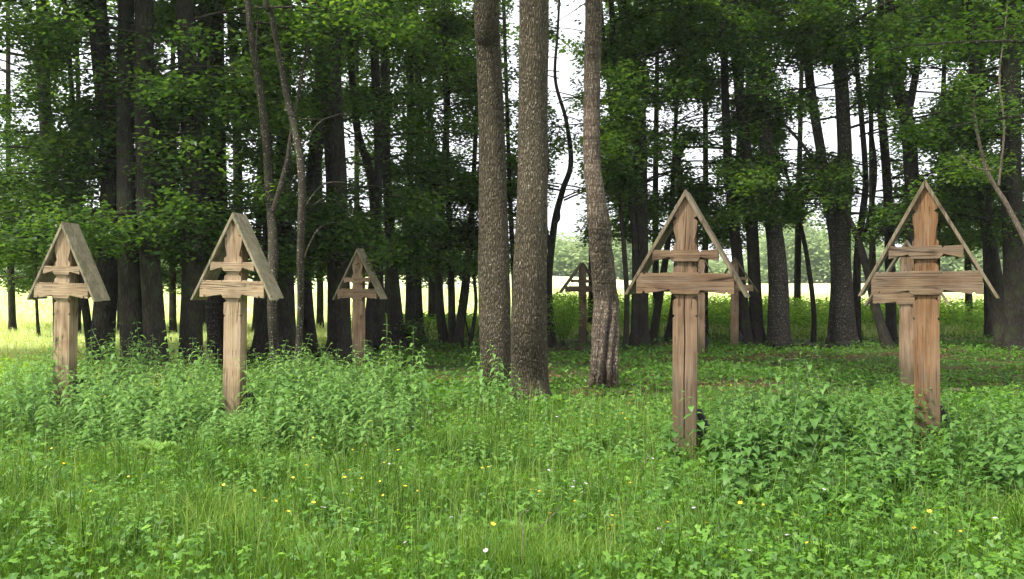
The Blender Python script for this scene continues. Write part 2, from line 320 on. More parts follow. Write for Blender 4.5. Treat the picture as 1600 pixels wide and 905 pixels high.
# ------------------------------------------------------------------ trees
# gaps between crowns where the white sky shows: (x, y, half width, half height, strength) in directions seen from the clearing
GAPS = [(888, 15, 30, 45, 1), (872, 120, 24, 50, 1), (884, 285, 22, 36, .95), (880, 350, 16, 20, .8), (900, 205, 8, 14, .8), (1020, 280, 34, 34, .9), (1092, 245, 34, 30, .9), (1030, 215, 20, 40, .6),
        (1240, 235, 30, 60, .95), (1272, 340, 26, 60, .9), (1215, 110, 14, 40, .6), (1250, 430, 60, 30, .9), (1340, 215, 28, 60, .9), (1345, 310, 30, 50, .9), (1395, 240, 24, 80, .5),
        (1295, 190, 14, 60, .8), (1440, 140, 24, 50, .8), (1470, 300, 30, 40, .5), (1570, 230, 30, 80, .4), (1480, 420, 60, 30, .8), (1500, 60, 26, 14, .5),
        (15, 90, 22, 22, .8), (20, 345, 26, 20, .7), (352, 200, 14, 90, .5), (375, 300, 24, 60, .6), (548, 275, 14, 60, .8), (205, 330, 10, 30, .4), (565, 80, 12, 26, .4),
        (725, 200, 22, 50, .5), (690, 160, 16, 30, .5), (800, 90, 14, 110, .7), (975, 420, 40, 30, .5), (1190, 440, 40, 20, .4), (480, 320, 16, 40, .4), (395, 430, 20, 20, .3)]
GA = np.array(GAPS)
def dens(px, py):
    d = np.ones_like(px)
    for gx, gy, hw, hh, s in GAPS:
        e_ = 14 if hw < 26 else -3
        q = ((px - gx) / (hw + e_)) ** 2 + ((py - gy) / (hh + e_)) ** 2
        d *= 1 - min(1, s * 1.15) * (q < 1)
    # lower edge of the foliage
    edge = np.interp(px, [-400, 0, 60, 150, 300, 480, 640, 700, 740, 860, 900, 1000, 1240, 1300, 1420, 1600, 2000],
                     [470, 470, 468, 455, 440, 430, 430, 445, 440, 395, 400, 430, 415, 380, 400, 430, 430])
    d *= (py < edge + 8 * np.sin(px / 13.))
    d = d * (1 - .93 * (np.min(((px[:, None] - HX) ** 2 + (py[:, None] - HY) ** 2) / HR ** 2, axis=1) < 1))
    d *= np.interp(px, [-400, 750, 860, 950, 1180, 1260, 1400, 1500, 1700], [.88, .88, .8, .95, .95, .72, .7, .85, .9])
    return d
HOLES = np.random.default_rng(21)
HX, HY, HR = HOLES.uniform(-200, 1700, 170), HOLES.uniform(-20, 440, 170), HOLES.uniform(14, 28, 170)
CR = {'leaf': 0}
def build_tree(label, D, pts, bark='bark_dark', name='tree', limbs=16, reach=3.0, low=None, leafmat='leaf', forks=(), seg=12, rfun=None, grow=True, leafsize=.115, catg='tree', group='trees of the wood edge', dy=0.0, per=64, flare=.35, topH=15.0):
    bx, by = wx(pts[0][0], D), D; bz = float(gz(bx, by)) - .05
    root = empty(name, (bx, by, bz)); tag(root, label, catg, group)
    org = np.array([bx, by, bz]); ph = random.uniform(0, 6.28)
    P = [[wx(a, D), D + .25 * math.sin(ph + k * 1.3) * (k > 0), wz(b, D)] for k, (a, b, _) in enumerate(pts)]
    Rr = [c / 2 / F * D for _, _, c in pts]
    P[0][2] = bz
    if grow:
        dx = (P[-1][0] - P[-2][0]) / max(.5, P[-1][2] - P[-2][2]); dx = max(-.12, min(.12, dx))
        x0, y0, z0 = P[-1]; r0 = Rr[-1]
        for t in (.33, .66, 1.0):
            z = z0 + (topH - z0) * t; P.append([x0 + dx * (z - z0) * (1 - .4 * t), y0 + random.uniform(-.2, .2), z]); Rr.append(r0 * (1 - .8 * t) + .01)
    P = np.array(P); ev = catmull(np.hstack([P, np.array(Rr)[:, None]]), 7)
    path, rad = ev[:, :3], np.maximum(ev[:, 3], .008)
    # extra rings near the ground for the root flare
    zz = path[:, 2] - bz
    rad = rad * (1 + flare * np.exp(-zz / .18))
    V, Fc = [], []
    k1, k2, k3 = random.uniform(0, 6), random.uniform(0, 6), random.choice([3, 4, 5])
    def rf(th, p, t):
        h = p[2] - bz
        return 1 + .05 * np.sin(2 * th + k1 + h * .7) + .035 * np.sin(k3 * th + k2 + h * .4) + flare * .45 * math.exp(-h / .35) * np.sin(k3 * th + k2) + .02 * np.sin(5 * h + th)
    tube(path - org, rad, seg, rfun or rf, V, Fc)
    for f in forks:
        FP = np.array([[wx(a, D), D + .1 * k, wz(b, D)] for k, (a, b, _) in enumerate(f)]); FR = np.array([c / 2 / F * D for _, _, c in f])
        if f[-1][1] < 120:
            FP = np.vstack([FP, FP[-1] + (FP[-1] - FP[-2]) / np.linalg.norm(FP[-1] - FP[-2]) * 3]); FR = np.append(FR, FR[-1] * .4)
        e = catmull(np.hstack([FP, FR[:, None]]), 6); tube(e[:, :3] - org, np.maximum(e[:, 3], .006), 8, None, V, Fc)
    mobj('trunk', np_mesh('trunk', V, Fc, M[bark], smooth=True), root)
    if limbs <= 0: return root
    # crown
    if per == 64 or name == 'back_tree': limbs = int(limbs * (1.6 if pts[0][0] > 860 else 1.12))
    lowz = low if low is not None else 2.2
    LV, LF = [], []; C_all, R_all, n_all, s_all = [], [], [], []
    zt = float(path[-1, 2])
    for k in range(limbs):
        vis = k < limbs * .84
        h = lowz + (min(9.8, zt) - lowz) * random.random() ** (1.5 if pts[0][0] < 760 and lowz < 4 else 1) if vis else random.uniform(9.8, zt) if zt > 10 else random.uniform(lowz, zt)
        j = int(np.argmin(abs(path[:, 2] - h))); s = path[j]
        az = random.uniform(0, 2 * math.pi); ln = reach * random.uniform(.55, 1.15) * (1 if vis else 1.2)
        up = random.uniform(.0, .45)
        tt = np.linspace(0, 1, 7)
        lp = np.stack([s[0] + math.cos(az) * ln * tt + .12 * np.sin(tt * 5 + k), s[1] + math.sin(az) * ln * tt, s[2] + ln * (up * tt - (up * .5 + .12) * tt ** 2)], 1)
        acc = 0; pend = []; tmax = .3
        nc = 15 if vis else 5
        for q in range(nc):
            t = random.uniform(.22, 1.05); c = np.array([np.interp(t, tt, lp[:, i]) for i in range(3)])
            side = random.uniform(-.7, .7) * (1.15 - t * .5) * min(1, reach / 2.5); c = c + np.array([-math.sin(az) * side, math.cos(az) * side, random.uniform(-.25, .15)])
            px = 800 + F * c[0] / c[1]; py = 445 - F * (c[2] - CAMH) / c[1]
            if random.random() < float(dens(np.array([px]), np.array([py]))[0]) or py < -40: pend.append(c); acc += 1; tmax = max(tmax, min(1, t))
        if acc < 4 and vis or acc < 2: continue
        lp = np.stack([np.interp(np.linspace(0, tmax, 7), tt, lp[:, i]) for i in range(3)], 1)
        r0 = min(rad[j] * .55, .012 + .012 * ln)
        tube(lp - org, np.linspace(r0 * .7, .004, 7), 5, None, LV, LF)
        for c in pend:
            # a twig from the limb to the spray of leaves
            tq = int(np.argmin(((lp - c) ** 2).sum(1))); tw = np.array([lp[tq], (lp[tq] + c) / 2 + [0, 0, .04], c])
            tube(tw - org, np.array([.007, .005, .003]), 3, None, LV, LF)
            C_all.append(c); R_all.append(random.uniform(.28, .58) if vis else random.uniform(.6, .95)); n_all.append(per if vis else int(per * .4)); s_all.append(leafsize if vis else leafsize * 2.2)
    if not C_all: return root
    C_all = np.array(C_all); n_all = np.array(n_all); idx = np.repeat(np.arange(len(C_all)), n_all); n = len(idx)
    rr = np.array(R_all)[idx] * np.sqrt(rng.uniform(0, 1, n)); aa = rng.uniform(0, 2 * np.pi, n)
    tilt = rng.normal(0, .22, (len(C_all), 2))[idx]
    ox, oy = rr * np.cos(aa), rr * np.sin(aa)
    oz = ox * tilt[:, 0] + oy * tilt[:, 1] + rng.normal(0, .07, n) - .25 * rr ** 2
    # a few layers in each spray
    oz += rng.integers(-1, 2, n) * .13
    Cc = C_all[idx] + np.stack([ox, oy, oz], 1)
    Dd = rand_dirs(n, .35); Nn = np.stack([rng.normal(0, .45, n), rng.normal(0, .45, n), np.ones(n)], 1)
    ls = np.array(s_all)[idx] * rng.uniform(.7, 1.25, n)
    V2, F2 = leaves(Cc - org, Dd, Nn, ls, ls * .66)
    lpx = 800 + F * Cc[:, 0] / Cc[:, 1]; lpy = 445 - F * (Cc[:, 2] - CAMH) / Cc[:, 1]
    tint = np.clip(rng.normal(.45, .22, n) + (rng.normal(0, .16, len(C_all)))[idx], 0, 1)
    CR['leaf'] += n
    cr = mobj('crown', np_mesh('crown', V2, F2, M[leafmat], tint), root); cr['kind'] = 'stuff'
    lb = mobj('branches', np_mesh('branches', LV, LF, M[bark], smooth=True), root); lb['kind'] = 'stuff'
    return root

T = build_tree
T('dark tree trunk rising behind the leftmost wooden cross', 20, [(97, 565, 24), (90, 350, 20), (80, 180, 18), (70, 20, 17)], 'bark_grey', limbs=20)
T('very thin dark sapling standing in the bright meadow left of the leftmost cross', 27, [(62, 552, 7), (60, 490, 5), (63, 400, 4), (66, 300, 3)], limbs=0, grow=False, name='sapling', seg=6, catg='sapling', flare=.1)
T('slender dark crooked trunk just right of the leftmost cross, forked at roof height', 20.5, [(146, 585, 15), (139, 520, 13), (136, 440, 12), (126, 380, 10), (118, 300, 8)], limbs=12, forks=[[(136, 490, 8), (124, 478, 6), (112, 470, 4)]])
T('tall straight dark trunk left of the thick double trunks', 18.6, [(156, 575, 40), (166, 300, 32), (163, 150, 29), (160, 0, 27)], 'bark_dark', limbs=20)
T('left one of the thick pair of fused black trunks between the two left crosses', 18.2, [(211, 580, 40), (205, 300, 28), (203, 0, 23)], limbs=24, flare=.3)
T('right one of the thick pair of fused black trunks between the two left crosses', 18.0, [(246, 582, 40), (234, 300, 30), (233, 0, 26)], limbs=24, flare=.3)
T('thick straight black trunk just left of the second cross from the left', 18.4, [(297, 578, 40), (303, 300, 29), (296, 0, 27)], limbs=24, flare=.25)
T('paler slim trunk seen above the roof of the second cross, left of its ridge', 21, [(336, 560, 20), (328, 300, 19), (316, 150, 16), (313, 0, 15)], 'bark_grey', limbs=16)
T('dark trunk standing right behind the ridge of the second cross from the left', 22, [(350, 556, 24), (346, 300, 26), (343, 0, 21)], limbs=18)
T('thin dark trunk behind the right roof slope of the second cross', 25, [(374, 545, 16), (368, 200, 14), (362, 0, 12)], limbs=18)
T('grey forked young trunk passing in front of the dark trunks, right of the second cross', 16.6, [(433, 597, 17), (430, 480, 15), (426, 380, 15), (415, 300, 13), (411, 190, 12), (398, 60, 11), (393, 0, 10)], 'bark_sapling', limbs=4, low=5.2, forks=[[(427, 330, 9), (446, 255, 8), (452, 200, 6), (470, 90, 5)]], seg=10)
T('slim brown sapling curving up left, with bare twigs, in front of the dark wood', 16.2, [(462, 602, 12), (468, 500, 11), (474, 398, 12), (475, 280, 12), (458, 200, 11), (443, 146, 10), (424, 20, 8), (421, 0, 8)], 'bark_sapling', limbs=0, name='sapling', catg='sapling', seg=8,
  forks=[[(472, 330, 3.2), (500, 290, 2.6), (530, 283, 1.8), (545, 288, 1.2)], [(474, 225, 2.8), (498, 190, 2.4), (520, 178, 1.8), (540, 170, 1)], [(472, 410, 3), (490, 365, 2.4), (505, 350, 1.6), (528, 345, 1)], [(476, 300, 2.6), (486, 320, 2.4), (510, 305, 1.8), (540, 330, 1)], [(450, 180, 2.6), (470, 184, 1.8), (500, 184, 1)], [(404, 30, 3), (398, 90, 2.6), (402, 160, 2), (400, 220, 1)]])
T('dark trunk with spreading fluted base, half hidden by the grey forked young trunk', 21, [(408, 562, 30), (416, 400, 20), (417, 200, 17), (420, 0, 14)], limbs=16, flare=.6)
T('thick dark trunk between the two slim saplings left of centre', 20.5, [(448, 560, 32), (443, 300, 24), (450, 0, 20)], limbs=18)
T('dark trunk leaning slightly right, just left of the roof of the third cross', 22, [(486, 553, 24), (480, 400, 20), (497, 200, 22), (506, 0, 20)], limbs=16)
T('broad black trunk directly behind the left arm of the third cross from the left', 21, [(531, 556, 38), (525, 300, 34), (521, 130, 31), (525, 0, 28)], limbs=18, forks=[[(522, 200, 22), (505, 120, 18), (512, 40, 16), (530, -20, 14)]])
T('thin dark trunk seen immediately right of the post of the third cross', 23.5, [(571, 548, 15), (590, 300, 13), (583, 0, 14)], limbs=16)
T('dark curving trunk a step right of the third cross', 24, [(594, 541, 22), (582, 300, 16), (556, 200, 12), (548, 80, 10)], limbs=18)
T('dark trunk flaring at the base, left member of the pair right of the third cross', 25, [(622, 540, 28), (612, 400, 17), (600, 200, 13), (598, 0, 10)], limbs=18, flare=.5)
T('straight thin dark trunk, middle one right of the third cross', 28, [(640, 530, 17), (642, 400, 13), (641, 100, 10)], limbs=16)
T('slim dark trunk, last one before the gap left of the clump of stems', 29, [(655, 527, 18), (651, 400, 14), (655, 200, 12), (648, 0, 9)], limbs=18)
T('left stem of the clump of three dark stems left of the big front trunks', 27.5, [(694, 531, 16), (686, 450, 14), (690, 300, 11), (698, 180, 9), (700, 60, 8)], limbs=16)
T('middle stem of the clump of three dark stems left of the big front trunks', 27.2, [(707, 531, 13), (705, 440, 11), (700, 260, 8)], limbs=12)
T('right outward leaning stem of the clump of three left of the big front trunks', 27, [(714, 531, 15), (727, 445, 13), (738, 330, 9), (744, 200, 7)], limbs=16)
T('very thin wavy dark sapling close to the left of the big front trunks', 26.5, [(733, 533, 7), (744, 480, 6), (741, 420, 5), (750, 350, 4), (747, 260, 3)], limbs=0, grow=False, name='sapling', catg='sapling', seg=6, flare=.1,
  forks=[[(733, 525, 3), (724, 490, 2.6), (716, 470, 2)], [(742, 440, 3), (730, 400, 2), (722, 370, 1.4)]])

# the three trunks that stand forward of the wood
def bigroots(k1, lobes, amt):
    def f(th, p, t):
        h = max(0, p[2])
        return 1 + .03 * np.sin(2 * th + k1 + h * .9) + .02 * np.sin(5 * th + h * 1.7) + amt * math.exp(-h / .3) * np.sin(lobes * th + k1) + .012 * np.sin(13 * th + 3 * h) + .012 * np.sin(9 * th - 7 * h)
    return f
T('left one of the two big brown trunks standing close together in the middle', 15.6, [(775, 602, 48), (774, 560, 46), (772, 450, 49), (769, 250, 44), (763, 80, 39), (760, 0, 38)], 'bark_front', limbs=13, low=8.6, reach=4.5, seg=36, rfun=bigroots(1, 5, .05), flare=.12, name='broad_tree', topH=19, per=80, group='big trunks forward of the wood')
T('right and thicker one of the two big brown trunks standing close together in the middle', 13.8, [(829, 626, 62), (827, 580, 58), (826, 480, 56), (832, 300, 48), (833, 150, 45), (835, 0, 45)], 'bark_front', limbs=13, low=8.2, reach=4.5, seg=40, rfun=bigroots(3.2, 4, .07), flare=.22, name='broad_tree', topH=19, per=80, group='big trunks forward of the wood')
def cherry(th, p, t):
    h = max(0, p[2]); sp = th - .55 * h
    g = math.exp(-max(0, h - .95) / .35) if h > .95 else 1
    a = -.55 + .5 * (abs(((sp - 4.35 + np.pi) % (2 * np.pi)) - np.pi) / .20)
    groove = np.exp(-((((sp - 4.45 + np.pi) % (2 * np.pi)) - np.pi) / .20) ** 2) * .62 + np.exp(-((((sp - 5.15 + np.pi) % (2 * np.pi)) - np.pi) / .16) ** 2) * .42 + np.exp(-((((sp - 3.7 + np.pi) % (2 * np.pi)) - np.pi) / .13) ** 2) * .28
    burl = .04 * np.exp(-((h - 1.9) / .25) ** 2) + .08 * np.exp(-((h - 2.6) / .12) ** 2)
    return 1 - groove * g + .05 * np.sin(5 * sp) * g + .03 * np.sin(7 * th + 11 * h) + .02 * np.sin(3 * th - 17 * h) + burl
T('single reddish trunk with twisted split bark at its foot, right of the big pair', 15.5, [(943, 604, 46), (943, 570, 42), (946, 520, 42), (949, 470, 40), (943, 420, 36), (934, 350, 34), (928, 300, 28), (925, 240, 27), (927, 120, 26), (928, 0, 26)], 'bark_cherry', limbs=12, low=8.4, reach=4, seg=56, rfun=cherry, flare=.12, name='cherry_tree', topH=17, per=80, group='big trunks forward of the wood')

T('thin dark trunk seen in the slit between the two big brown trunks', 27, [(804, 530, 9), (803, 430, 8), (798, 330, 7), (790, 100, 6)], limbs=16, low=3.5)
T('crooked dark branching trunk just right of the big pair', 26.5, [(864, 535, 13), (858, 450, 12), (866, 354, 11), (878, 300, 9), (891, 258, 8), (885, 190, 6), (868, 120, 5), (872, 40, 4)], limbs=12, low=3.2, forks=[[(861, 400, 8), (850, 330, 6), (856, 250, 5), (848, 120, 4)], [(866, 350, 5), (874, 340, 4), (872, 310, 3)]])
T('straight dark trunk behind the left end of the roof of the fourth large cross', 26, [(1000, 536, 28), (1000, 318, 21), (997, 113, 18), (973, 0, 15)], limbs=16, low=3.5)
T('thin dark trunk leaning against the sky beside the split bark tree', 25, [(977, 528, 9), (980, 460, 8), (972, 330, 7), (957, 200, 6)], limbs=12, low=3.3)
T('slim trunk crossing in front of the straight one left of the fourth cross', 25.4, [(991, 537, 11), (993, 400, 10), (985, 297, 9), (964, 141, 9), (953, 0, 8)], limbs=14, low=4)
T('short leaning dark stem beneath the left arm of the fourth large cross', 28, [(1018, 529, 14), (1032, 462, 12), (1045, 380, 9), (1050, 300, 7)], limbs=10, low=3.4)
T('dark trunk ending in a broken fork above the fourth large cross', 28.5, [(1043, 527, 13), (1053, 460, 11), (1065, 300, 10), (1062, 248, 9), (1072, 225, 8), (1086, 211, 6)], limbs=6, low=3.4, grow=False, forks=[[(1062, 248, 8), (1060, 228, 6), (1064, 212, 4)]])
T('left stem of the twin dark trunks right of the fourth large cross', 26, [(1167, 532, 20), (1146, 310, 15), (1135, 200, 14), (1127, 40, 11)], limbs=18, low=3.3, reach=3.4)
T('right stem of the twin dark trunks right of the fourth large cross', 26.3, [(1184, 532, 22), (1173, 300, 18), (1158, 200, 17), (1141, 40, 14)], limbs=18, low=3.3, reach=3.4)
T('tall grey brown trunk standing free between two clearings, right of the twin trunks', 26, [(1217, 531, 34), (1212, 420, 28), (1205, 310, 24), (1195, 150, 22), (1178, 0, 20)], 'bark_grey', limbs=18, low=3.2, reach=3.2)
T('thin dark wavy sapling standing alone before the white field', 27, [(1271, 528, 9), (1268, 480, 8), (1254, 384, 7), (1238, 300, 6), (1226, 248, 5)], limbs=8, low=3.4, grow=False, name='sapling', catg='sapling', seg=7, reach=1.8)
T('left stem of the grey clump that stands left of the rightmost cross', 26.5, [(1305, 531, 24), (1302, 402, 18), (1285, 248, 16), (1268, 111, 14), (1262, 0, 12)], 'bark_grey', limbs=16, low=3.2, reach=3.2, forks=[[(1284, 280, 7), (1262, 235, 6), (1240, 205, 5), (1217, 180, 4)]])
T('thickest straight stem of the grey clump left of the rightmost cross', 26, [(1322, 532, 36), (1320, 400, 27), (1319, 248, 23), (1306, 93, 22), (1300, 0, 20)], 'bark_grey', limbs=18, low=3.4, reach=3.4)
T('dark wavy stem at the back of the grey clump left of the rightmost cross', 27, [(1338, 528, 15), (1336, 400, 12), (1344, 330, 11), (1353, 260, 9), (1340, 68, 7)], limbs=16, low=3.4, forks=[[(1338, 390, 8), (1358, 350, 7), (1372, 270, 6), (1366, 190, 5)]])
T('leaning dark stem slanting left behind the roof of the rightmost cross', 25, [(1390, 532, 17), (1374, 480, 14), (1357, 427, 12), (1334, 371, 10), (1312, 320, 7)], limbs=0, grow=False, name='leaning_tree', forks=[[(1357, 427, 6), (1366, 380, 5), (1385, 355, 4)]])
T('slim dark trunk behind the left roof slope of the rightmost cross', 27, [(1394, 527, 16), (1390, 310, 15), (1378, 118, 13), (1375, 0, 10)], limbs=16, low=3.2)
T('forked dark trunk rising straight above the ridge of the rightmost cross', 25.5, [(1428, 536, 26), (1421, 359, 22), (1415, 204, 21), (1403, 118, 18), (1395, 0, 15)], limbs=18, low=3.6, forks=[[(1415, 195, 14), (1430, 130, 12), (1438, 90, 11), (1440, 30, 10)]])
T('dark trunk leaning left, right of the rightmost cross', 25, [(1572, 538, 28), (1557, 402, 21), (1538, 310, 19), (1514, 93, 16), (1505, 0, 14)], 'bark_dark', limbs=18, low=3, reach=3.4)
T('thick dark trunk at the right edge of the wood', 24, [(1592, 541, 40), (1588, 300, 31), (1582, 0, 28)], 'bark_dark', limbs=16, low=3.4, reach=3.2)
T('pale bare broken stem slanting down to the right edge', 21, [(1660, 575, 12), (1628, 470, 10), (1600, 392, 9), (1575, 320, 8), (1551, 266, 6), (1526, 190, 4), (1514, 150, 1.5)], 'dead', limbs=0, grow=False, name='dead_tree', seg=8, flare=.1, forks=[[(1560, 290, 4), (1572, 200, 3.5), (1568, 120, 3), (1580, 40, 2)], [(1551, 266, 3), (1530, 262, 2.4), (1505, 240, 1.6)]])
# trees mostly outside the frame whose boughs hang into it
T('tree off the left edge whose dense low boughs fill the left side', 20, [(-45, 565, 34), (-50, 300, 28), (-60, 0, 24)], limbs=34, low=1.8, reach=3.8)
T('tree off the right edge whose boughs reach in beside the slanting pale stem', 25, [(1690, 545, 30), (1684, 300, 26), (1680, 0, 24)], limbs=18, low=3, reach=3.8)
T('near tree off the right edge whose bright leafy boughs hang across the upper right corner', 13.5, [(1790, 640, 50), (1780, 300, 44), (1770, 0, 40)], 'bark_grey', limbs=30, low=3.9, reach=3.9, leafmat='leaf_bright', leafsize=.085, per=60)
# deeper rank of trees seen only as leaves and thin shadows between the trunks
deep_where = ['behind the boughs at the far left edge', 'behind the gap between the leftmost cross and the tall straight trunk', 'in the slit right of the tall straight trunk at left', 'right of the fused pair of black trunks', 'just left of the ridge of the second cross',
 'left of the grey forked young trunk', 'between the slim brown sapling and the third cross', 'above the roof of the third cross', 'between the curving trunks right of the third cross', 'left of the clump of three stems', 'close to the left side of the big front pair',
 'behind the crown of the split bark tree', 'left of the ridge of the central cross', 'right of the ridge of the central cross', 'behind the twin dark trunks', 'in the clearing right of the free standing grey trunk', 'behind the grey clump of stems',
 'right of the ridge of the rightmost cross', 'in the leaves between the rightmost cross and the slanting pale stem', 'behind the trunk that leans left at the right side']
deep = [(20, 30), (120, 29), (190, 31), (270, 30), (318, 33), (400, 31), (500, 32), (556, 30), (605, 34), (675, 33), (770, 31), (925, 32), (1025, 33), (1100, 31), (1150, 34), (1245, 36), (1365, 35), (1460, 31), (1515, 33), (1545, 30)]
for k, (px, D) in enumerate(deep):
    ht = random.uniform(-14, 14)
    T('slender back rank tree ' + deep_where[k], D, [(px, 445 + F * 1.6 / D, 12), (px + ht * .3, 300, 9), (px + ht, 0, 6)], 'bark_dark', limbs=19 if px < 760 else 26, low=1.9 if px < 760 else 3.0, reach=3.3, name='back_tree', seg=8, per=70, group='back rank of the wood', leafsize=.13, topH=11)
print('leaves', CR['leaf'])

# ------------------------------------------------------------------ wooden crosses
def prism(bm, pts, y0, y1):
    vs = [bm.verts.new((x, y0, z)) for x, z in pts]; vb = [bm.verts.new((x, y1, z)) for x, z in pts]
    n = len(pts)
    f = [bm.faces.new(vs), bm.faces.new(vb[::-1])]
    for k in range(n): f.append(bm.faces.new((vs[k], vb[k], vb[(k + 1) % n], vs[(k + 1) % n])))
def bm_obj(name, bm, mat, parent, bev=.004, recalc=True):
    bmesh.ops.recalc_face_normals(bm, faces=bm.faces)
    me = bpy.data.meshes.new(name); bmesh.ops.triangulate(bm, faces=[f for f in bm.faces if len(f.verts) > 4]); bm.to_mesh(me); bm.free(); me.materials.append(mat)
    o = mobj(name, me, parent)
    if bev:
        md = o.modifiers.new('bevel', 'BEVEL'); md.width = bev; md.segments = 2; md.limit_method = 'ANGLE'; md.angle_limit = R(40)
    return o
def cross(label, px, apex, D, rot, wk, rk, H=2.42, sx=1.0, sz=1.0, crack=False, pw=1.0, lean=0.0, stub=True, dm=.22, roofd=.44):
    x = wx(px, D); g = float(gz(x, D)); top = wz(apex, D)
    root = empty('roofed_cross', (x, D, g), rot); root.rotation_euler = (0, lean, rot); tag(root, label, 'wooden cross', 'roofed wooden crosses')
    Ht = top - g
    j = lambda a: a + random.uniform(-.003, .003)
    Z = lambda z: Ht + z * sz
    half = [(0, -.055), (.095, -.235), (.1, -.262), (.070, -.285), (.102, -.312), (.097, -.40), (.076, -.5), (.076, -.528), (.1, -.555), (.1, -.715), (.068, -.742), (.1, -.775),
            (.1, -1.03), (.098, -1.045), (.066, -1.07), (.1, -1.10), (.1, -1.235), (.082, -1.25), (.1, -1.268)]
    right = [(j(a) * pw if a else 0, Z(b)) for a, b in half]; left = [(-j(a) * pw, Z(b)) for a, b in half[1:]][::-1]
    bot = -.3
    d = dm / 2; core = d - .045
    bm = bmesh.new()
    if crack:
        ck = [(.012, -.20), (.004, -.40), (-.004, -.60), (0, -.9), (-.006, -1.2), (.002, -1.5), (-.004, -1.9), (0, -2.2)]
        w_ = [.001, .004, .006, .006, .008, .011, .010, .008]
        cl = [(a - q / 2, Z(b)) for (a, b), q in zip(ck, w_)]; crr = [(a + q / 2, Z(b)) for (a, b), q in zip(ck, w_)]
        prism(bm, [right[0]] + right[1:] + [(.1 * pw, bot), (.004, bot)] + crr[::-1] + [(.012, Z(-.14))], -d, -core)
        prism(bm, [right[0]] + [(.012 - .001, Z(-.14))] + cl + [(-.004, bot), (-.1 * pw, bot)] + left, -d - .001, -core)
    else:
        prism(bm, right + [(.1 * pw, bot), (-.1 * pw, bot)] + left, -d, -core)
    prism(bm, [(0, Z(-.08)), (.08 * pw, Z(-.26)), (.089 * pw, Z(-.3)), (.089 * pw, bot), (-.089 * pw, bot), (-.089 * pw, Z(-.3)), (-.08 * pw, Z(-.26))], -core - .002, d)
    bm_obj('post', bm, wood(wk, 2), root, .003)
    def arm(name, hw, zt, zb, ends, wkk):
        bm = bmesh.new(); m_ = .15
        pts = [(0, zt), (m_ - .012, zt + .002), (m_, zt - .022), (m_ + .012, zt - .002)]
        bt = [(0, zb), (m_ - .02, zb), (m_ + .006, zb + .042)]
        if ends:
            pts += [(hw * .6, zt - .008), (hw - .095, zt - .002), (hw - .08, zt - .024), (hw - .065, zt), (hw, zt - .004)]
            bt += [(hw - .11, zb + .008), (hw - .095, zb + .004), (hw - .075, zb + .034), (hw - .062, zb + .006), (hw, zb + .004)]
        else:
            pts += [(hw * .75, zt - .002), (hw - .02, zt + .006), (hw, zt)]
            bt += [(hw, zb + .002)]
        r_ = [(j(a) * sx if a else 0, Z(j(b))) for a, b in pts] + [(j(a) * sx if a else 0, Z(j(b))) for a, b in bt[::-1]]
        l_ = [(-j(a) * sx, Z(j(b))) for a, b in pts[1:]][::-1]; lb_ = [(-j(a) * sx, Z(j(b))) for a, b in bt[1:]]
        out = r_[:-1] + [(0, Z(zb))] + lb_ + l_
        yf = -d - .028
        prism(bm, out, yf, yf + .05)
        prism(bm, [(-(hw - .004) * sx, Z(zt - .02)), ((hw - .004) * sx, Z(zt - .02)), ((hw - .004) * sx, Z(zb + .022)), (-(hw - .004) * sx, Z(zb + .022))], yf + .048, yf + .13)
        bm_obj(name, bm, wood(wkk, 0), root, .003)
    arm('lower_arm', .49, -.822, -1.035, True, wk if wk != 'orange' else 'grey')
    arm('upper_arm', .33, -.60, -.712, False, wk if wk != 'orange' else 'grey')
    # roof: two steep boards meeting at the ridge, each with two planks in depth
    W_, H_ = .62 * sx, 1.05 * sz; th = .032
    n_ = math.hypot(W_, H_); ox, oz = H_ / n_ * th, W_ / n_ * th
    y0 = -d - .034; ym = y0 + roofd * random.uniform(.46, .56); y1 = y0 + roofd
    for s in (1, -1):
        e = 1.0 + random.uniform(-.012, .02)
        for (a, b_) in ((y0, ym - .003), (ym + .003, y1)):
            bm = bmesh.new(); e2 = e + random.uniform(-.01, .01)
            prism(bm, [(s * (.0005 if s > 0 else .0005), Ht), (s * W_ * e2, Ht - H_ * e2), (s * (W_ * e2 - ox), Ht - H_ * e2 - oz * .3), (s * .0005, Ht - th * n_ / W_ )], a, b_)
            bm_obj('roof_board', bm, wood(rk, 2), root, .004)
    if stub:
        bm = bmesh.new()
        prism(bm, [(-.06, -.3), (.150, -.3), (.165, .20), (.205, .27), (.150, .37), (.13, .42), (-.06, .42)], d + .004, d + .09)
        bm_obj('foot_stake', bm, M['tar'], root, .006)
    return root
cross('pale weathered roofed cross at the far left, standing in nettles', 101, 348, 12.4, R(-5), 'pale', 'roof', sx=.71, sz=.91, dm=.23, lean=R(1.1), roofd=.40)
cross('pale weathered roofed cross, second from the left, with a reddish knot on its lower arm', 366, 333, 11.3, R(-7), 'pale', 'roof', sx=.77, sz=.93, lean=R(.9), roofd=.40)
cross('smaller brown roofed cross at the left of centre, before the dark trunks', 561, 388, 18.7, R(-8), 'tan', 'roof', sx=.77, sz=.92, H=2.4)
cross('largest central roofed cross, brown with a long crack down its post', 1071, 298, 9.0, R(-16), 'brown', 'roofdark', sx=.885, sz=.905, crack=True, pw=1.06, lean=R(.3))
cross('rightmost roofed cross, orange brown and broadest', 1450, 282, 9.0, R(-23), 'orange', 'roofdark', sx=.94, sz=1.0, pw=1.08, lean=R(-.6))
cross('small dark shaded roofed cross far back, left of the split bark trunk', 910, 410, 27.5, R(6), 'dull', 'roofdark', sx=1.0, sz=.8, roofd=.5)
cross('distant roofed cross hidden behind the post of the central cross', 1095, 395, 23.5, R(-12), 'tan', 'roofdark', sx=.9, sz=.9)
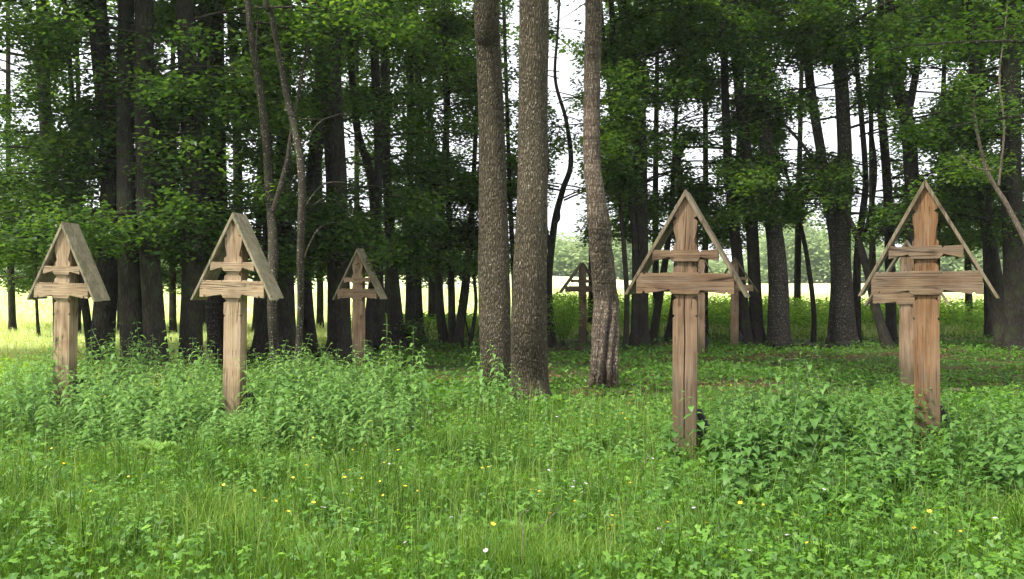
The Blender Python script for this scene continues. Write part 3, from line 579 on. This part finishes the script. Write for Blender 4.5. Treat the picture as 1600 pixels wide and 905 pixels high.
cross('distant roofed cross showing its right slope under the roof end of the central cross', 1148, 402, 25.5, R(-16), 'tan', 'roofdark', sx=.95, sz=.85)
cross('narrow pale cross standing close behind the rightmost cross', 1417, 375, 14.7, R(-25), 'tan', 'roof', sx=.95, sz=.92)

# ------------------------------------------------------------------ grass
def in_front(D0, D1, n, power):
    """depths between D0 and D1 with density falling as D**-power, and x across the view"""
    u = rng.uniform(0, 1, n); q = 2 - power
    D = (D0 ** q + u * (D1 ** q - D0 ** q)) ** (1 / q) if abs(q) > 1e-3 else D0 * (D1 / D0) ** u
    x = rng.uniform(-1, 1, n) * (D * .54 + .9)
    return x, D
def blades(x, y, h, wd, tint, lean=.45, name='grass', mat='grass', label=None, curl=.5, droopz=.0):
    n = len(x); z = gz(x, y); az = rng.uniform(0, 2 * np.pi, n); lz = np.abs(rng.normal(0, lean, n))
    # blades of one tuft lean the same way
    az = az + 1.0 * np.pi * pn(x, y, 1.1, 3)
    dx, dy = np.cos(az), np.sin(az); sa = az + np.pi / 2 + rng.normal(0, .8, n); sx_, sy_ = np.cos(sa) * wd / 2, np.sin(sa) * wd / 2
    b = np.stack([x, y, z - .02], 1); S = np.stack([sx_, sy_, np.zeros(n)], 1); Dv = np.stack([dx, dy, np.zeros(n)], 1)
    up = np.array([0, 0, 1.0]); hh = h[:, None]; lzz = lz[:, None]
    m_ = b + up * hh * .55 + Dv * hh * lzz * .3; m2 = b + up * hh * .85 + Dv * hh * lzz * .72; t = b + up * hh * (1 - droopz * lzz * .5) * .97 + Dv * hh * lzz * (1.0 + curl * .5)
    V = np.stack([b - S, b + S, m_ + S * .85, m_ - S * .85, m2 + S * .5, m2 - S * .5, t], 1).reshape(-1, 3)
    i = np.arange(n) * 7
    Fc = np.concatenate([np.stack([i, i + 1, i + 2], 1), np.stack([i, i + 2, i + 3], 1), np.stack([i + 3, i + 2, i + 4], 1), np.stack([i + 3, i + 4, i + 5], 1), np.stack([i + 5, i + 4, i + 6], 1)])
    o = mobj(name, np_mesh(name, V, Fc, M[mat], np.tile(tint, 5)))
    return tag(o, label, 'grass', kind='stuff')
x, y = in_front(4.0, 15, 150000, 1.7)
patch = pn(x, y, 1.3, 1); hN = (.07 + .18 * patch ** 1.4) * rng.uniform(.6, 1.4, len(x)) + .04
keep = rng.uniform(0, 1, len(x)) < np.interp(800 + F * x / y, [900, 1300], [1, .45]) ; x, y, hN, patch = x[keep], y[keep], hN[keep], patch[keep]
hN *= np.clip(1.25 - .055 * y, .5, 1)
blades(x, y, hN, rng.uniform(.003, .0065, len(x)), np.clip(.15 + .6 * pn(x, y, 1.4, 5) + rng.normal(0, .2, len(x)), 0, .93), label='lush green meadow grass in front of the crosses')
# coarse dark tufts
cx, cy = in_front(5, 11, 120, 1.2); k = rng.integers(0, 120, 9000)
x = cx[k] + rng.normal(0, .10, 9000); y = cy[k] + rng.normal(0, .10, 9000)
blades(x, y, rng.uniform(.2, .42, 9000), rng.uniform(.004, .009, 9000), np.clip(rng.normal(.18, .14, 9000), 0, 1), lean=.8, name='grass_tufts', label='coarse darker arching grass tufts in the meadow', droopz=.9)
# seed stalks
x, y = in_front(5, 12.5, 5200, 1.2); pxs = 800 + F * x / y
kp = (rng.uniform(0, 1, len(x)) < np.interp(pxs, [0, 350, 650, 1000, 1200], [.35, .4, 1, .9, .2])); x, y = x[kp], y[kp]
blades(x, y, rng.uniform(.28, .52, len(x)), rng.uniform(.0022, .0035, len(x)), np.clip(rng.normal(.88, .08, len(x)), 0, 1), lean=.18, name='seed_grass', label='thin pale flowering grass stalks above the meadow')
n = len(x)
# beyond the trees: meadow blades, sunlight put into their pale colour
n = 60000; D = 31 + 60 * rng.uniform(0, 1, n) ** 1.6; x = rng.uniform(-1, 1, n) * (D * .56 + 2)
blades(x, D, rng.uniform(.25, .55, n), rng.uniform(.02, .05, n), rng.uniform(0, 1, n), name='meadow_grass', mat='meadow', label='pale meadow beyond the wood with sunlight put into its colour')
n = 40000; D = 20 + 14 * rng.uniform(0, 1, n); px_ = rng.uniform(-100, 720, n); x = wx(px_, D); kp = (D > 31 - np.clip((-x - 2) / 7, 0, 1) * 11); x, D = x[kp], D[kp]; n = len(x)
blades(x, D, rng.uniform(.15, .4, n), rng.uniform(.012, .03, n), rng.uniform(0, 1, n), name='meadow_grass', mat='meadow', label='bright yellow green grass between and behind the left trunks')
# left meadow comes nearer
n = 42000; D = 13.5 + 18 * rng.uniform(0, 1, n) ** 1.2; px_ = rng.uniform(-80, 330, n); x = wx(px_, D); kp = rng.uniform(0, 1, n) < np.interp(px_, [-80, 140, 330], [1, .8, .15]); x, D = x[kp], D[kp]; n = len(x)
blades(x, D, rng.uniform(.12, .34, n), rng.uniform(.006, .018, n), np.clip(rng.normal(.35, .25, n) + (D - 17) * .05, 0, 1), name='meadow_grass', mat='meadow' , label='bright grass running from the nettles back to the left edge of the wood')  # tint brightens with depth towards the sunlit meadow colour

# ------------------------------------------------------------------ low leafy cover
def cover(name, label, x, y, hmax, size, mat, tint, lobes=3, flatn=.5, catg='ground cover'):
    n = len(x); z = gz(x, y) + rng.uniform(0, 1, n) * hmax * (.25 + 1.5 * pn(x, y, 2.3, 11))
    V_, F_, T_ = [], [], []; base = 0
    az0 = rng.uniform(0, 2 * np.pi, n); Nn = np.stack([rng.normal(0, flatn, n), rng.normal(0, flatn, n) - .15, np.ones(n)], 1)
    for l in range(lobes):
        az = az0 + (l - (lobes - 1) / 2) * 1.15
        Dd = np.stack([np.cos(az), np.sin(az), -(Nn[:, 0] * np.cos(az) + Nn[:, 1] * np.sin(az))], 1)
        V, Fq = leaves(np.stack([x, y, z], 1), Dd, Nn, size, size * .68, .1, .12)
        V_.append(V); F_.append(Fq + base); T_.append(tint); base += len(V)
    o = mobj(name, np_mesh(name, np.vstack(V_), np.vstack(F_), M[mat], np.concatenate(T_)))
    return tag(o, label, catg, kind='stuff')
x, y = in_front(4.2, 12, 85000, 1.6); pxs = 800 + F * x / y
kp = rng.uniform(0, 1, len(x)) < np.interp(pxs, [0, 500, 900, 1200], [.5, .55, .75, 1]) * (.35 + .65 * pn(x, y, 1.6, 9)); x, y = x[kp], y[kp]; n = len(x)
kk = rng.uniform(0, 1, n) < 1
cover('ground_cover', 'dense low lobed leaves carpeting the lower right of the clearing', x, y, .20, rng.uniform(.018, .038, n), 'herb', np.clip(rng.normal(.45, .25, n) + .3 * (pn(x, y, 1.1, 2) - .5), 0, 1))
x, y = in_front(11.5, 31, 120000, 1.5); q = pn(x, y, .45, 4); pxs = 800 + F * x / y
kp = rng.uniform(0, 1, len(x)) < np.clip((q - .32) * 3.4, .12, 1) * np.interp(y, [11, 17, 30], [1, .75, .6]); x, y = x[kp], y[kp]; n = len(x)
cover('woodland_herbs', 'low green herbs patching the shaded woodland floor', x, y, .14, rng.uniform(.025, .055, n) * (1 + (y - 11) * .015), 'herb', np.clip(rng.normal(.4, .25, n), 0, 1))
x, y = in_front(13, 30, 15000, 1.3); n = len(x)
cover('leaf_litter', 'brown dead leaves lying between the herbs under the trees', x, y, .03, rng.uniform(.03, .07, n), 'litter', rng.uniform(0, 1, n), lobes=1, flatn=.25, catg='leaf litter')
# bright nettle and bramble band just beyond the trunks
def thicket(name, label, n, pxa, pxb, Da, Db, hfun, mat, size, clump=1.0):
    m_ = n // 40; cx = rng.uniform(pxa, pxb, m_); cD = rng.uniform(Da, Db, m_); hx = hfun(cx) * rng.uniform(.5, 1.1, m_)
    k = rng.integers(0, m_, n); u = rng.uniform(0, 1, n) ** .7
    X_ = wx(cx[k], cD[k]) + rng.normal(0, .28 * clump, n); Y_ = cD[k] + rng.normal(0, .3 * clump, n); Z_ = gz(X_, Y_) + u * hx[k]
    V, Fq = leaves(np.stack([X_, Y_, Z_], 1), rand_dirs(n, .4), np.stack([rng.normal(0, .6, n), rng.normal(0, .6, n), np.ones(n)], 1), size * rng.uniform(.7, 1.3, n), size * rng.uniform(.45, .8, n))
    return tag(mobj(name, np_mesh(name, V, Fq, M[mat], np.clip(rng.normal(.45, .25, n) + .25 * (u - .5), 0, 1))), label, 'undergrowth', kind='stuff')
thicket('undergrowth', 'bright green sunlit weeds beyond the trunks, right half', 75000, 850, 1660, 31, 41, lambda p: np.interp(p, [850, 1000, 1200, 1300, 1600], [1.35, 1.25, 1.15, 1.1, 1.1]), 'bush', .12)
thicket('undergrowth', 'sunlit weeds beyond the trunks left of the big pair', 22000, 560, 760, 31, 36, lambda p: .6 + 0 * p, 'bush', .11)
thicket('undergrowth', 'yellow green weeds beside the post of the leftmost cross', 9000, -60, 130, 14, 17.5, lambda p: .45 + 0 * p, 'bush', .06)
# far wood across the field
thicket('far_wood', 'pale hazy line of trees across the far field', 90000, 760, 1700, 165, 200, lambda p: 6.0 + 3.5 * np.sin(p / 47.) + 2.5 * np.sin(p / 19.) + 3 * (p > 1180), 'farleaf_hazed', .9, clump=6)
thicket('far_wood', 'pale hazy trees across the field seen between the left trunks', 50000, -100, 760, 150, 190, lambda p: 7.0 + 3.5 * np.sin(p / 41.), 'farleaf_hazed', .9, clump=6)

# shrub by the far dark cross
def shrub(label, px, D, h, r_, n, mat='bush', name='shrub'):
    bx = wx(px, D); bz = float(gz(bx, D)); root = empty(name, (bx, D, bz)); tag(root, label, 'shrub')
    V, Fc = [], []; C = []
    for k in range(9):
        az = random.uniform(0, 6.28); l = random.uniform(.4, 1) * r_; hh = h * random.uniform(.7, 1.05); tt = np.linspace(0, 1, 6)
        pth = np.stack([math.cos(az) * l * tt, math.sin(az) * l * tt, hh * tt], 1); tube(pth, np.linspace(.012, .003, 6), 5, None, V, Fc)
        for _ in range(9):
            t = random.uniform(.25, 1); C.append([math.cos(az) * l * t + random.uniform(-.1, .1), math.sin(az) * l * t + random.uniform(-.1, .1), hh * t])
    mobj('stems', np_mesh('stems', V, Fc, M['bark_sapling'], smooth=True), root)['kind'] = 'stuff'
    C = np.array(C); k = rng.integers(0, len(C), n); cc = C[k] + rng.normal(0, .09, (n, 3)); cc[:, 2] = np.abs(cc[:, 2])
    V, Fq = leaves(cc, rand_dirs(n, .4), np.stack([rng.normal(0, .5, n), rng.normal(0, .5, n), np.ones(n)], 1), rng.uniform(.05, .09, n), rng.uniform(.03, .055, n))
    mobj('foliage', np_mesh('foliage', V, Fq, M[mat], rng.uniform(0, 1, n)), root)['kind'] = 'stuff'
shrub('young bright shrub left of the small dark cross far back', 880, 26.5, 1.3, .5, 2600)
shrub('low leafy bush at the foot of the clump left of the big trunks', 655, 25, .8, .5, 1800, 'leaf_bright')

# ------------------------------------------------------------------ nettles
def nettle_meshes(hgt, pairs, ll, lw, seed, curve):
    r = np.random.default_rng(seed); V, Fc = [], []
    tt = np.linspace(0, 1, 7); a0 = r.uniform(0, 6.28)
    st = np.stack([curve * tt ** 2 * math.cos(a0), curve * tt ** 2 * math.sin(a0), hgt * tt], 1)
    tube(st, np.linspace(.0045, .0018, 7), 5, None, V, Fc)
    LVv, LF, LT = [], [], []
    for p in range(pairs):
        t = .12 + .86 * (p / (pairs - 1)) ** .85; c = np.array([np.interp(t, tt, st[:, i]) for i in range(3)])
        sz = (1 - .72 * max(0, (t - .55) / .45)) * (.75 + .25 * min(1, t / .3))
        for s in range(2):
            az = p * 1.571 + s * math.pi + r.normal(0, .2); L_ = ll * sz * r.uniform(.85, 1.15); W_ = lw * sz * r.uniform(.85, 1.1)
            h = np.array([math.cos(az), math.sin(az), 0]); sd_ = np.array([-math.sin(az), math.cos(az), 0]); droop = r.uniform(.25, .75) * (1 - .5 * (t > .85))
            u = np.array([0, 0, 1.0]); b0 = c + h * .012 * 1.0
            up0 = .35
            def pt(q): return b0 + h * L_ * q * (1 - .25 * droop * q) + u * L_ * (up0 * q - (up0 + droop) * q * q)
            prof = [(0, .04), (.22, .42), (.5, .5), (.78, .26), (1, 0.0)]
            base = len(LVv)
            for q, wq in prof:
                m_ = pt(q); LVv += [(m_ + sd_ * W_ * wq + u * W_ * wq * .35).tolist(), m_.tolist(), (m_ - sd_ * W_ * wq + u * W_ * wq * .35).tolist()]
            tn = float(np.clip(.25 + .5 * t + r.normal(0, .13), 0, 1))
            for q in range(4):
                a = base + q * 3; LF += [(a, a + 1, a + 4, a + 3), (a + 1, a + 2, a + 5, a + 4)]; LT += [tn, tn]
    # drooping catkins near the top
    return (np.array(V), np.array(Fc)), (np.array(LVv), np.array(LF), np.array(LT))
kinds = {'nettle': [nettle_meshes(1.0, random.randint(10, 13), .15, .066, s, random.uniform(.02, .22)) for s in range(6)],
         'broad': [nettle_meshes(1.0, random.randint(8, 11), .145, .085, 50 + s, random.uniform(.02, .2)) for s in range(5)]}
shared = {k: [(np_mesh('nettle', s[0], s[1], M['stem'], smooth=True), np_mesh('leaves', l[0], l[1], M[k], l[2])) for s, l in v] for k, v in kinds.items()}
spots = []
def bed(kind, n, fn):
    for _ in range(n):
        r = fn()
        if r: spots.append((kind,) + r)
def left_bed():
    px = random.uniform(-30, 655); D = 8.8 + 5.0 * random.random() ** .9
    front = np.interp(px, [-30, 60, 200, 430, 560, 655], [11.0, 10.2, 8.9, 8.6, 9.6, 10.6]); back = np.interp(px, [-30, 120, 420, 655], [12.5, 13.6, 13.4, 12.6])
    front += random.gauss(-.15, .75)
    if D < front or D > back: return None
    if px < 40 and random.random() < .5: return None
    h = np.interp(D, [8.6, 10, 13], [.40, .60, .72]) * random.uniform(.4, 1.3) * min(1, .45 + .3 * max(0, D - 8.2)) * (.65 + .8 * float(pn(wx(px, D), D, 1.2, 6)))
    # the posts' fronts stay clear
    for cpx, cD in ((97, 12.4), (364, 11.3)):
        if abs(px - cpx) < 22 and D < cD + .1: h = min(h, (wz(640 if cpx < 200 else 650, D)) - float(gz(wx(px, D), D)) + .05 ); 
    return (wx(px, D), D, max(.2, h)) if h > .18 else None
bed('nettle', 1250, left_bed)
def right_bed():
    px = random.uniform(1035, 1640); D = random.uniform(6.3, 10.4)
    front = np.interp(px, [1035, 1130, 1300, 1450, 1640], [8.6, 7.5, 6.9, 6.7, 6.6]); back = np.interp(px, [1035, 1200, 1430, 1500, 1640], [9.4, 10.2, 9.8, 9.2, 9.2]); front += random.gauss(0, .55); back += random.gauss(0, .3)
    if D < front or D > back: return None
    h = np.interp(px, [1035, 1120, 1250, 1420, 1480, 1640], [.34, .5, .60, .58, .50, .46]) * float(np.interp(D, [6.3, 7.8], [.45, 1])) * random.uniform(.5, 1.3) * (.6 + .8 * float(pn(wx(px, D), D, 1.5, 2)))
    if abs(px - 1068) < 26 and D < 9.1: return None
    if abs(px - 1448) < 24 and D < 9.0: h *= .75
    return (wx(px, D), D, h)
bed('broad', 560, right_bed)
for px, D, h in [(752, 12.6, .9), (765, 12.2, .78), (778, 12.4, .70), (790, 12.7, .95), (800, 12.3, .62), (742, 12.7, .6), (735, 12.2, .5), (812, 12.5, .5), (770, 11.9, .5),
                 (575, 12.2, .85), (590, 11.6, .95), (603, 11.8, 1.0), (612, 12.4, .8), (560, 12.6, .75), (628, 11.6, .8), (470, 12.6, 1.0), (490, 12.3, .9), (510, 12.8, .95), (455, 12.9, 1.05), (485, 13, 1.05), (500, 12, .85), (640, 12, .6),
                 (1150, 11.0, .72), (1156, 10.8, .5), (1143, 10.7, .4), (1325, 9.3, .6), (1052, 8.5, .55), (1040, 8.6, .42), (170, 13.2, 1.0), (185, 13.3, 1.05), (255, 13.2, 1.0), (270, 13.3, 1.0), (200, 13, .9)]:
    spots.append(('nettle' if px < 1030 or px > 1100 and px < 1200 else 'broad', wx(px, D), D, h))
for _ in range(420):
    D = 5.6 + 7.5 * random.random() ** .8; px = random.uniform(-20, 1620); spots.append(('nettle' if px < 1000 or random.random() < .4 else 'broad', wx(px, D), D, random.uniform(.10, .32)))
spots.sort(key=lambda s: -s[3] / s[2])
lab = {'nettle': 'light green nettle in the thick bed around the left crosses and big trunks', 'broad': 'broad leaved dark green weed around the two large right crosses'}
grp = {'nettle': 'nettles of the left bed', 'broad': 'broad leaved weeds of the right bed'}
cnt = {'nettle': 0, 'broad': 0}; rest = {'nettle': [], 'broad': []}
for kind, x_, y_, h in spots:
    vi = random.randrange(len(shared[kind])); rz = random.uniform(0, 6.28)
    if cnt[kind] < 300:
        cnt[kind] += 1; sm, lm = shared[kind][vi]
        o = mobj('nettle' if kind == 'nettle' else 'leafy_weed', sm); o.location = (x_, y_, float(gz(x_, y_)) - .01); o.rotation_euler = (random.gauss(0, .14), random.gauss(0, .14), rz)
        sxy = (.55 + .5 * h); o.scale = (sxy, sxy, h); tag(o, lab[kind], 'plant', grp[kind]); mobj('leaves', lm, o)
    else: rest[kind].append((vi, x_, y_, h, rz))
for kind, lst in rest.items():
    if not lst: continue
    VV, FF, TT, MI = [], [], [], []; base = 0
    for vi, x_, y_, h, rz in lst:
        for w_, part in enumerate(kinds[kind][vi]):
            v = np.array(part[0]); c, s = math.cos(rz), math.sin(rz); sxy = .55 + .5 * h
            vv = np.stack([(v[:, 0] * c - v[:, 1] * s) * sxy + x_, (v[:, 0] * s + v[:, 1] * c) * sxy + y_, v[:, 2] * h + float(gz(x_, y_))], 1)
            VV.append(vv); FF.append(np.array(part[1]) + base); base += len(vv); TT.append(part[2] if w_ else np.zeros(len(part[1]))); MI.append(np.full(len(part[1]), 1 - w_))
    tag(mobj('nettle_bed' if kind == 'nettle' else 'weed_bed', np_mesh('nettle_bed', np.vstack(VV), np.vstack(FF), [M[kind], M['stem']], np.concatenate(TT), matidx=np.concatenate(MI))), 'smaller stems filling the %s bed' % ('nettle' if kind == 'nettle' else 'right hand weed'), 'plants', kind='stuff')

# ------------------------------------------------------------------ dock plant, flowers, sticks
def dock(label, px, D, n, L_, rot=0):
    bx = wx(px, D); root = empty('dock_plant', (bx, D, float(gz(bx, D)))); tag(root, label, 'plant')
    for k in range(n):
        az = rot + k * 2.4; V, Fc, T_ = [], [], []
        l = L_ * random.uniform(.75, 1.1)
        for q in range(9):
            t = q / 8; w_ = .16 * l / L_ * L_ * 2.2 * math.sin(math.pi * min(1, t * .93 + .07)) ** .8 * (.3 if t < .12 else 1)
            c = np.array([math.cos(az) * l * t * .75, math.sin(az) * l * t * .75, .06 + l * (1.1 * t - .75 * t * t)]); sd_ = np.array([-math.sin(az), math.cos(az), 0])
            wob = .02 * math.sin(q * 2.1 + k)
            V += [(c + sd_ * w_ + [0, 0, .25 * w_ + wob]).tolist(), c.tolist(), (c - sd_ * w_ + [0, 0, .25 * w_ - wob]).tolist()]
        for q in range(8): Fc += [(q * 3, q * 3 + 1, q * 3 + 4, q * 3 + 3), (q * 3 + 1, q * 3 + 2, q * 3 + 5, q * 3 + 4)]
        mobj('leaf', np_mesh('leaf', V, Fc, M['nettle'], np.full(16, random.uniform(.5, .9)), smooth=True), root)
dock('large broad dock leaves among the front nettles, left', 240, 8.7, 5, .34, .4)
dock('broad leaved dock low in the front of the grass, centre', 818, 6.2, 3, .14, 1)
dock('dock leaves at the lower left edge of the right weed bed', 1165, 7.1, 5, .22, 2)

def petal_flower(mat, np_, r_, hgt, cup):
    V, Fc = [], []; tube(np.array([[0, 0, 0], [.01, 0, hgt * .5], [0, .005, hgt]]), np.array([.0015, .0013, .001]), 4, None, V, Fc)
    sm = (V, Fc); PV, PF = [], []
    for k in range(np_):
        a = 2 * math.pi * k / np_; c, s = math.cos(a), math.sin(a); b = len(PV)
        for rr, ww, zz in ((.001, .001, 0), (r_ * .55, r_ * .42, cup * .5), (r_, r_ * .34, cup)):
            PV += [(c * rr - s * ww, s * rr + c * ww, hgt + zz), (c * rr + s * ww, s * rr - c * ww, hgt + zz)]
        PF += [(b, b + 1, b + 3, b + 2), (b + 2, b + 3, b + 5, b + 4)]
    return np_mesh('flower_stem', sm[0], sm[1], M['stem']), np_mesh('petals', PV, PF, M[mat])
fy = [petal_flower('yellow', 5, .011, h, .006) for h in (.30, .36, .42)]
fp = [petal_flower('palepetal', 5, .011, h, .003) for h in (.24, .30)]
def flowers(fm, name, label, group, pts, cat='flower'):
    for px, py in pts:
        D = max(5.0, 1.38 * F / (py - 445)); x_ = wx(px, D)
        sm, pm = random.choice(fm); o = mobj(name, sm); o.location = (x_, D, float(gz(x_, D))); o.rotation_euler = (random.gauss(.25, .2), random.gauss(0, .2), random.uniform(0, 6))
        s = random.uniform(.75, 1.15); o.scale = (s, s, s); tag(o, label, cat, group); mobj('petals', pm, o)
ypts = [(472, 852), (419, 828), (433, 823), (400, 794), (372, 820), (357, 784), (387, 752), (365, 787), (498, 703), (492, 706), (468, 763), (460, 765), (560, 700), (562, 705), (572, 745), (590, 757), (624, 775), (630, 786), (540, 798),
        (610, 758), (612, 768), (758, 748), (762, 764), (784, 760), (725, 862), (669, 666), (830, 705), (836, 706), (812, 775), (814, 780), (880, 685), (886, 678), (878, 780), (890, 783), (958, 662), (968, 665), (930, 665), (925, 672), (992, 705), (1000, 660),
        (1090, 860), (948, 825), (955, 830), (950, 840), (968, 824), (866, 843), (1004, 893), (140, 640), (160, 640), (100, 715), (66, 752), (25, 766), (170, 793), (137, 796), (215, 765), (215, 640), (330, 628), (415, 690), (530, 712), (520, 765),
        (540, 730), (700, 700), (640, 705), (585, 690), (480, 680), (655, 760), (645, 740), (770, 800), (850, 745), (1190, 790), (1200, 795), (1180, 830), (1255, 850), (1455, 860), (1460, 868), (1140, 612), (1150, 616), (1145, 610), (910, 700), (940, 690), (1245, 845), (1300, 870), (1395, 880), (1500, 845)]
flowers(fy, 'buttercup', 'small yellow buttercup on a thin stem in the meadow grass', 'buttercups in the grass', ypts)
ppts = [(672, 858), (795, 866), (715, 830), (888, 755), (893, 762), (915, 760), (943, 758), (838, 740), (845, 738), (902, 768), (970, 745), (1005, 725), (1092, 640), (978, 640), (900, 625), (870, 720), (1155, 893), (1170, 853), (1242, 844), (1305, 745), (1262, 789),
        (1425, 832), (1560, 855), (1568, 826), (1100, 815), (1060, 750), (1010, 820), (500, 788), (490, 785), (605, 720), (640, 670), (860, 660)]
flowers(fp, 'wild_geranium', 'tiny pale pink flower low in the grass', 'pale pink flowers in the grass', ppts)

def stick(label, pts, D, w0, w1, mat='dead', name='fallen_branch', cat='branch', lift=.03):
    P = np.array([[wx(a, d), d, float(gz(wx(a, d), d)) + h] for a, d, h in pts]); org = P[0].copy(); e = catmull(P, 6)
    V, Fc = [], []; tube(e - org, np.linspace(w0, w1, len(e)), 7, None, V, Fc)
    o = mobj(name, np_mesh(name, V, Fc, M[mat], smooth=True)); o.location = org; tag(o, label, cat)
stick('pale bare fallen branch lying behind the post of the rightmost cross', [(1468, 14.6, .05), (1500, 14.5, .07), (1530, 14.3, .04), (1590, 14.5, .03)], 14, .035, .014)
stick('thin pale fallen stick on the woodland floor between the two right crosses', [(1255, 16.8, .04), (1280, 16.7, .05), (1304, 16.9, .03)], 16, .025, .012)
stick('short grey fallen stick on the floor right of the central cross', [(1205, 20.5, .05), (1222, 20.2, .12), (1240, 20.3, .14)], 20, .03, .015)
stick('whitish curved dead stem in the front grass, longer one', [(838, 5.65, .20), (862, 5.7, .28), (876, 5.75, .33), (881, 5.6, .42)], 5, .003, .002, name='fallen_twig', cat='twig')
stick('whitish crooked dead stem in the front grass, beside the longer one', [(815, 5.2, .16), (817, 5.3, .28), (812, 5.4, .34), (830, 5.5, .36)], 5, .0035, .002, name='fallen_twig', cat='twig')
stick('thin pale dead stem leaning in the grass before the central cross', [(1000, 7.9, .12), (1008, 7.9, .18), (1018, 8.0, .26)], 8, .004, .003, name='fallen_twig', cat='twig')
stick('low dark log lying at the foot of the grey clump', [(1210, 25, .08), (1240, 25.5, .12), (1300, 25.2, .08)], 25, .07, .05, mat='bark_dark')

# thin humid air over the clearing and the field
bm = bmesh.new(); bmesh.ops.create_cube(bm, size=1)
hz = bpy.data.meshes.new('haze'); bm.to_mesh(hz); bm.free(); ho = mobj('haze', hz); ho.scale = (760, 300, 24); ho.location = (0, 135, 10.5)
hm, hn = newmat('haze_air'); pv = N(hn, 'ShaderNodeVolumePrincipled'); pv.inputs['Color'].default_value = (.95, .96, 1, 1); pv.inputs['Density'].default_value = .0005; pv.inputs['Anisotropy'].default_value = .3
hout = N(hn, 'ShaderNodeOutputMaterial'); hn.links.new(pv.outputs[0], hout.inputs['Volume']); hz.materials.append(hm); tag(ho, kind='stuff', label='thin pale haze over the clearing and the field', cat='haze')
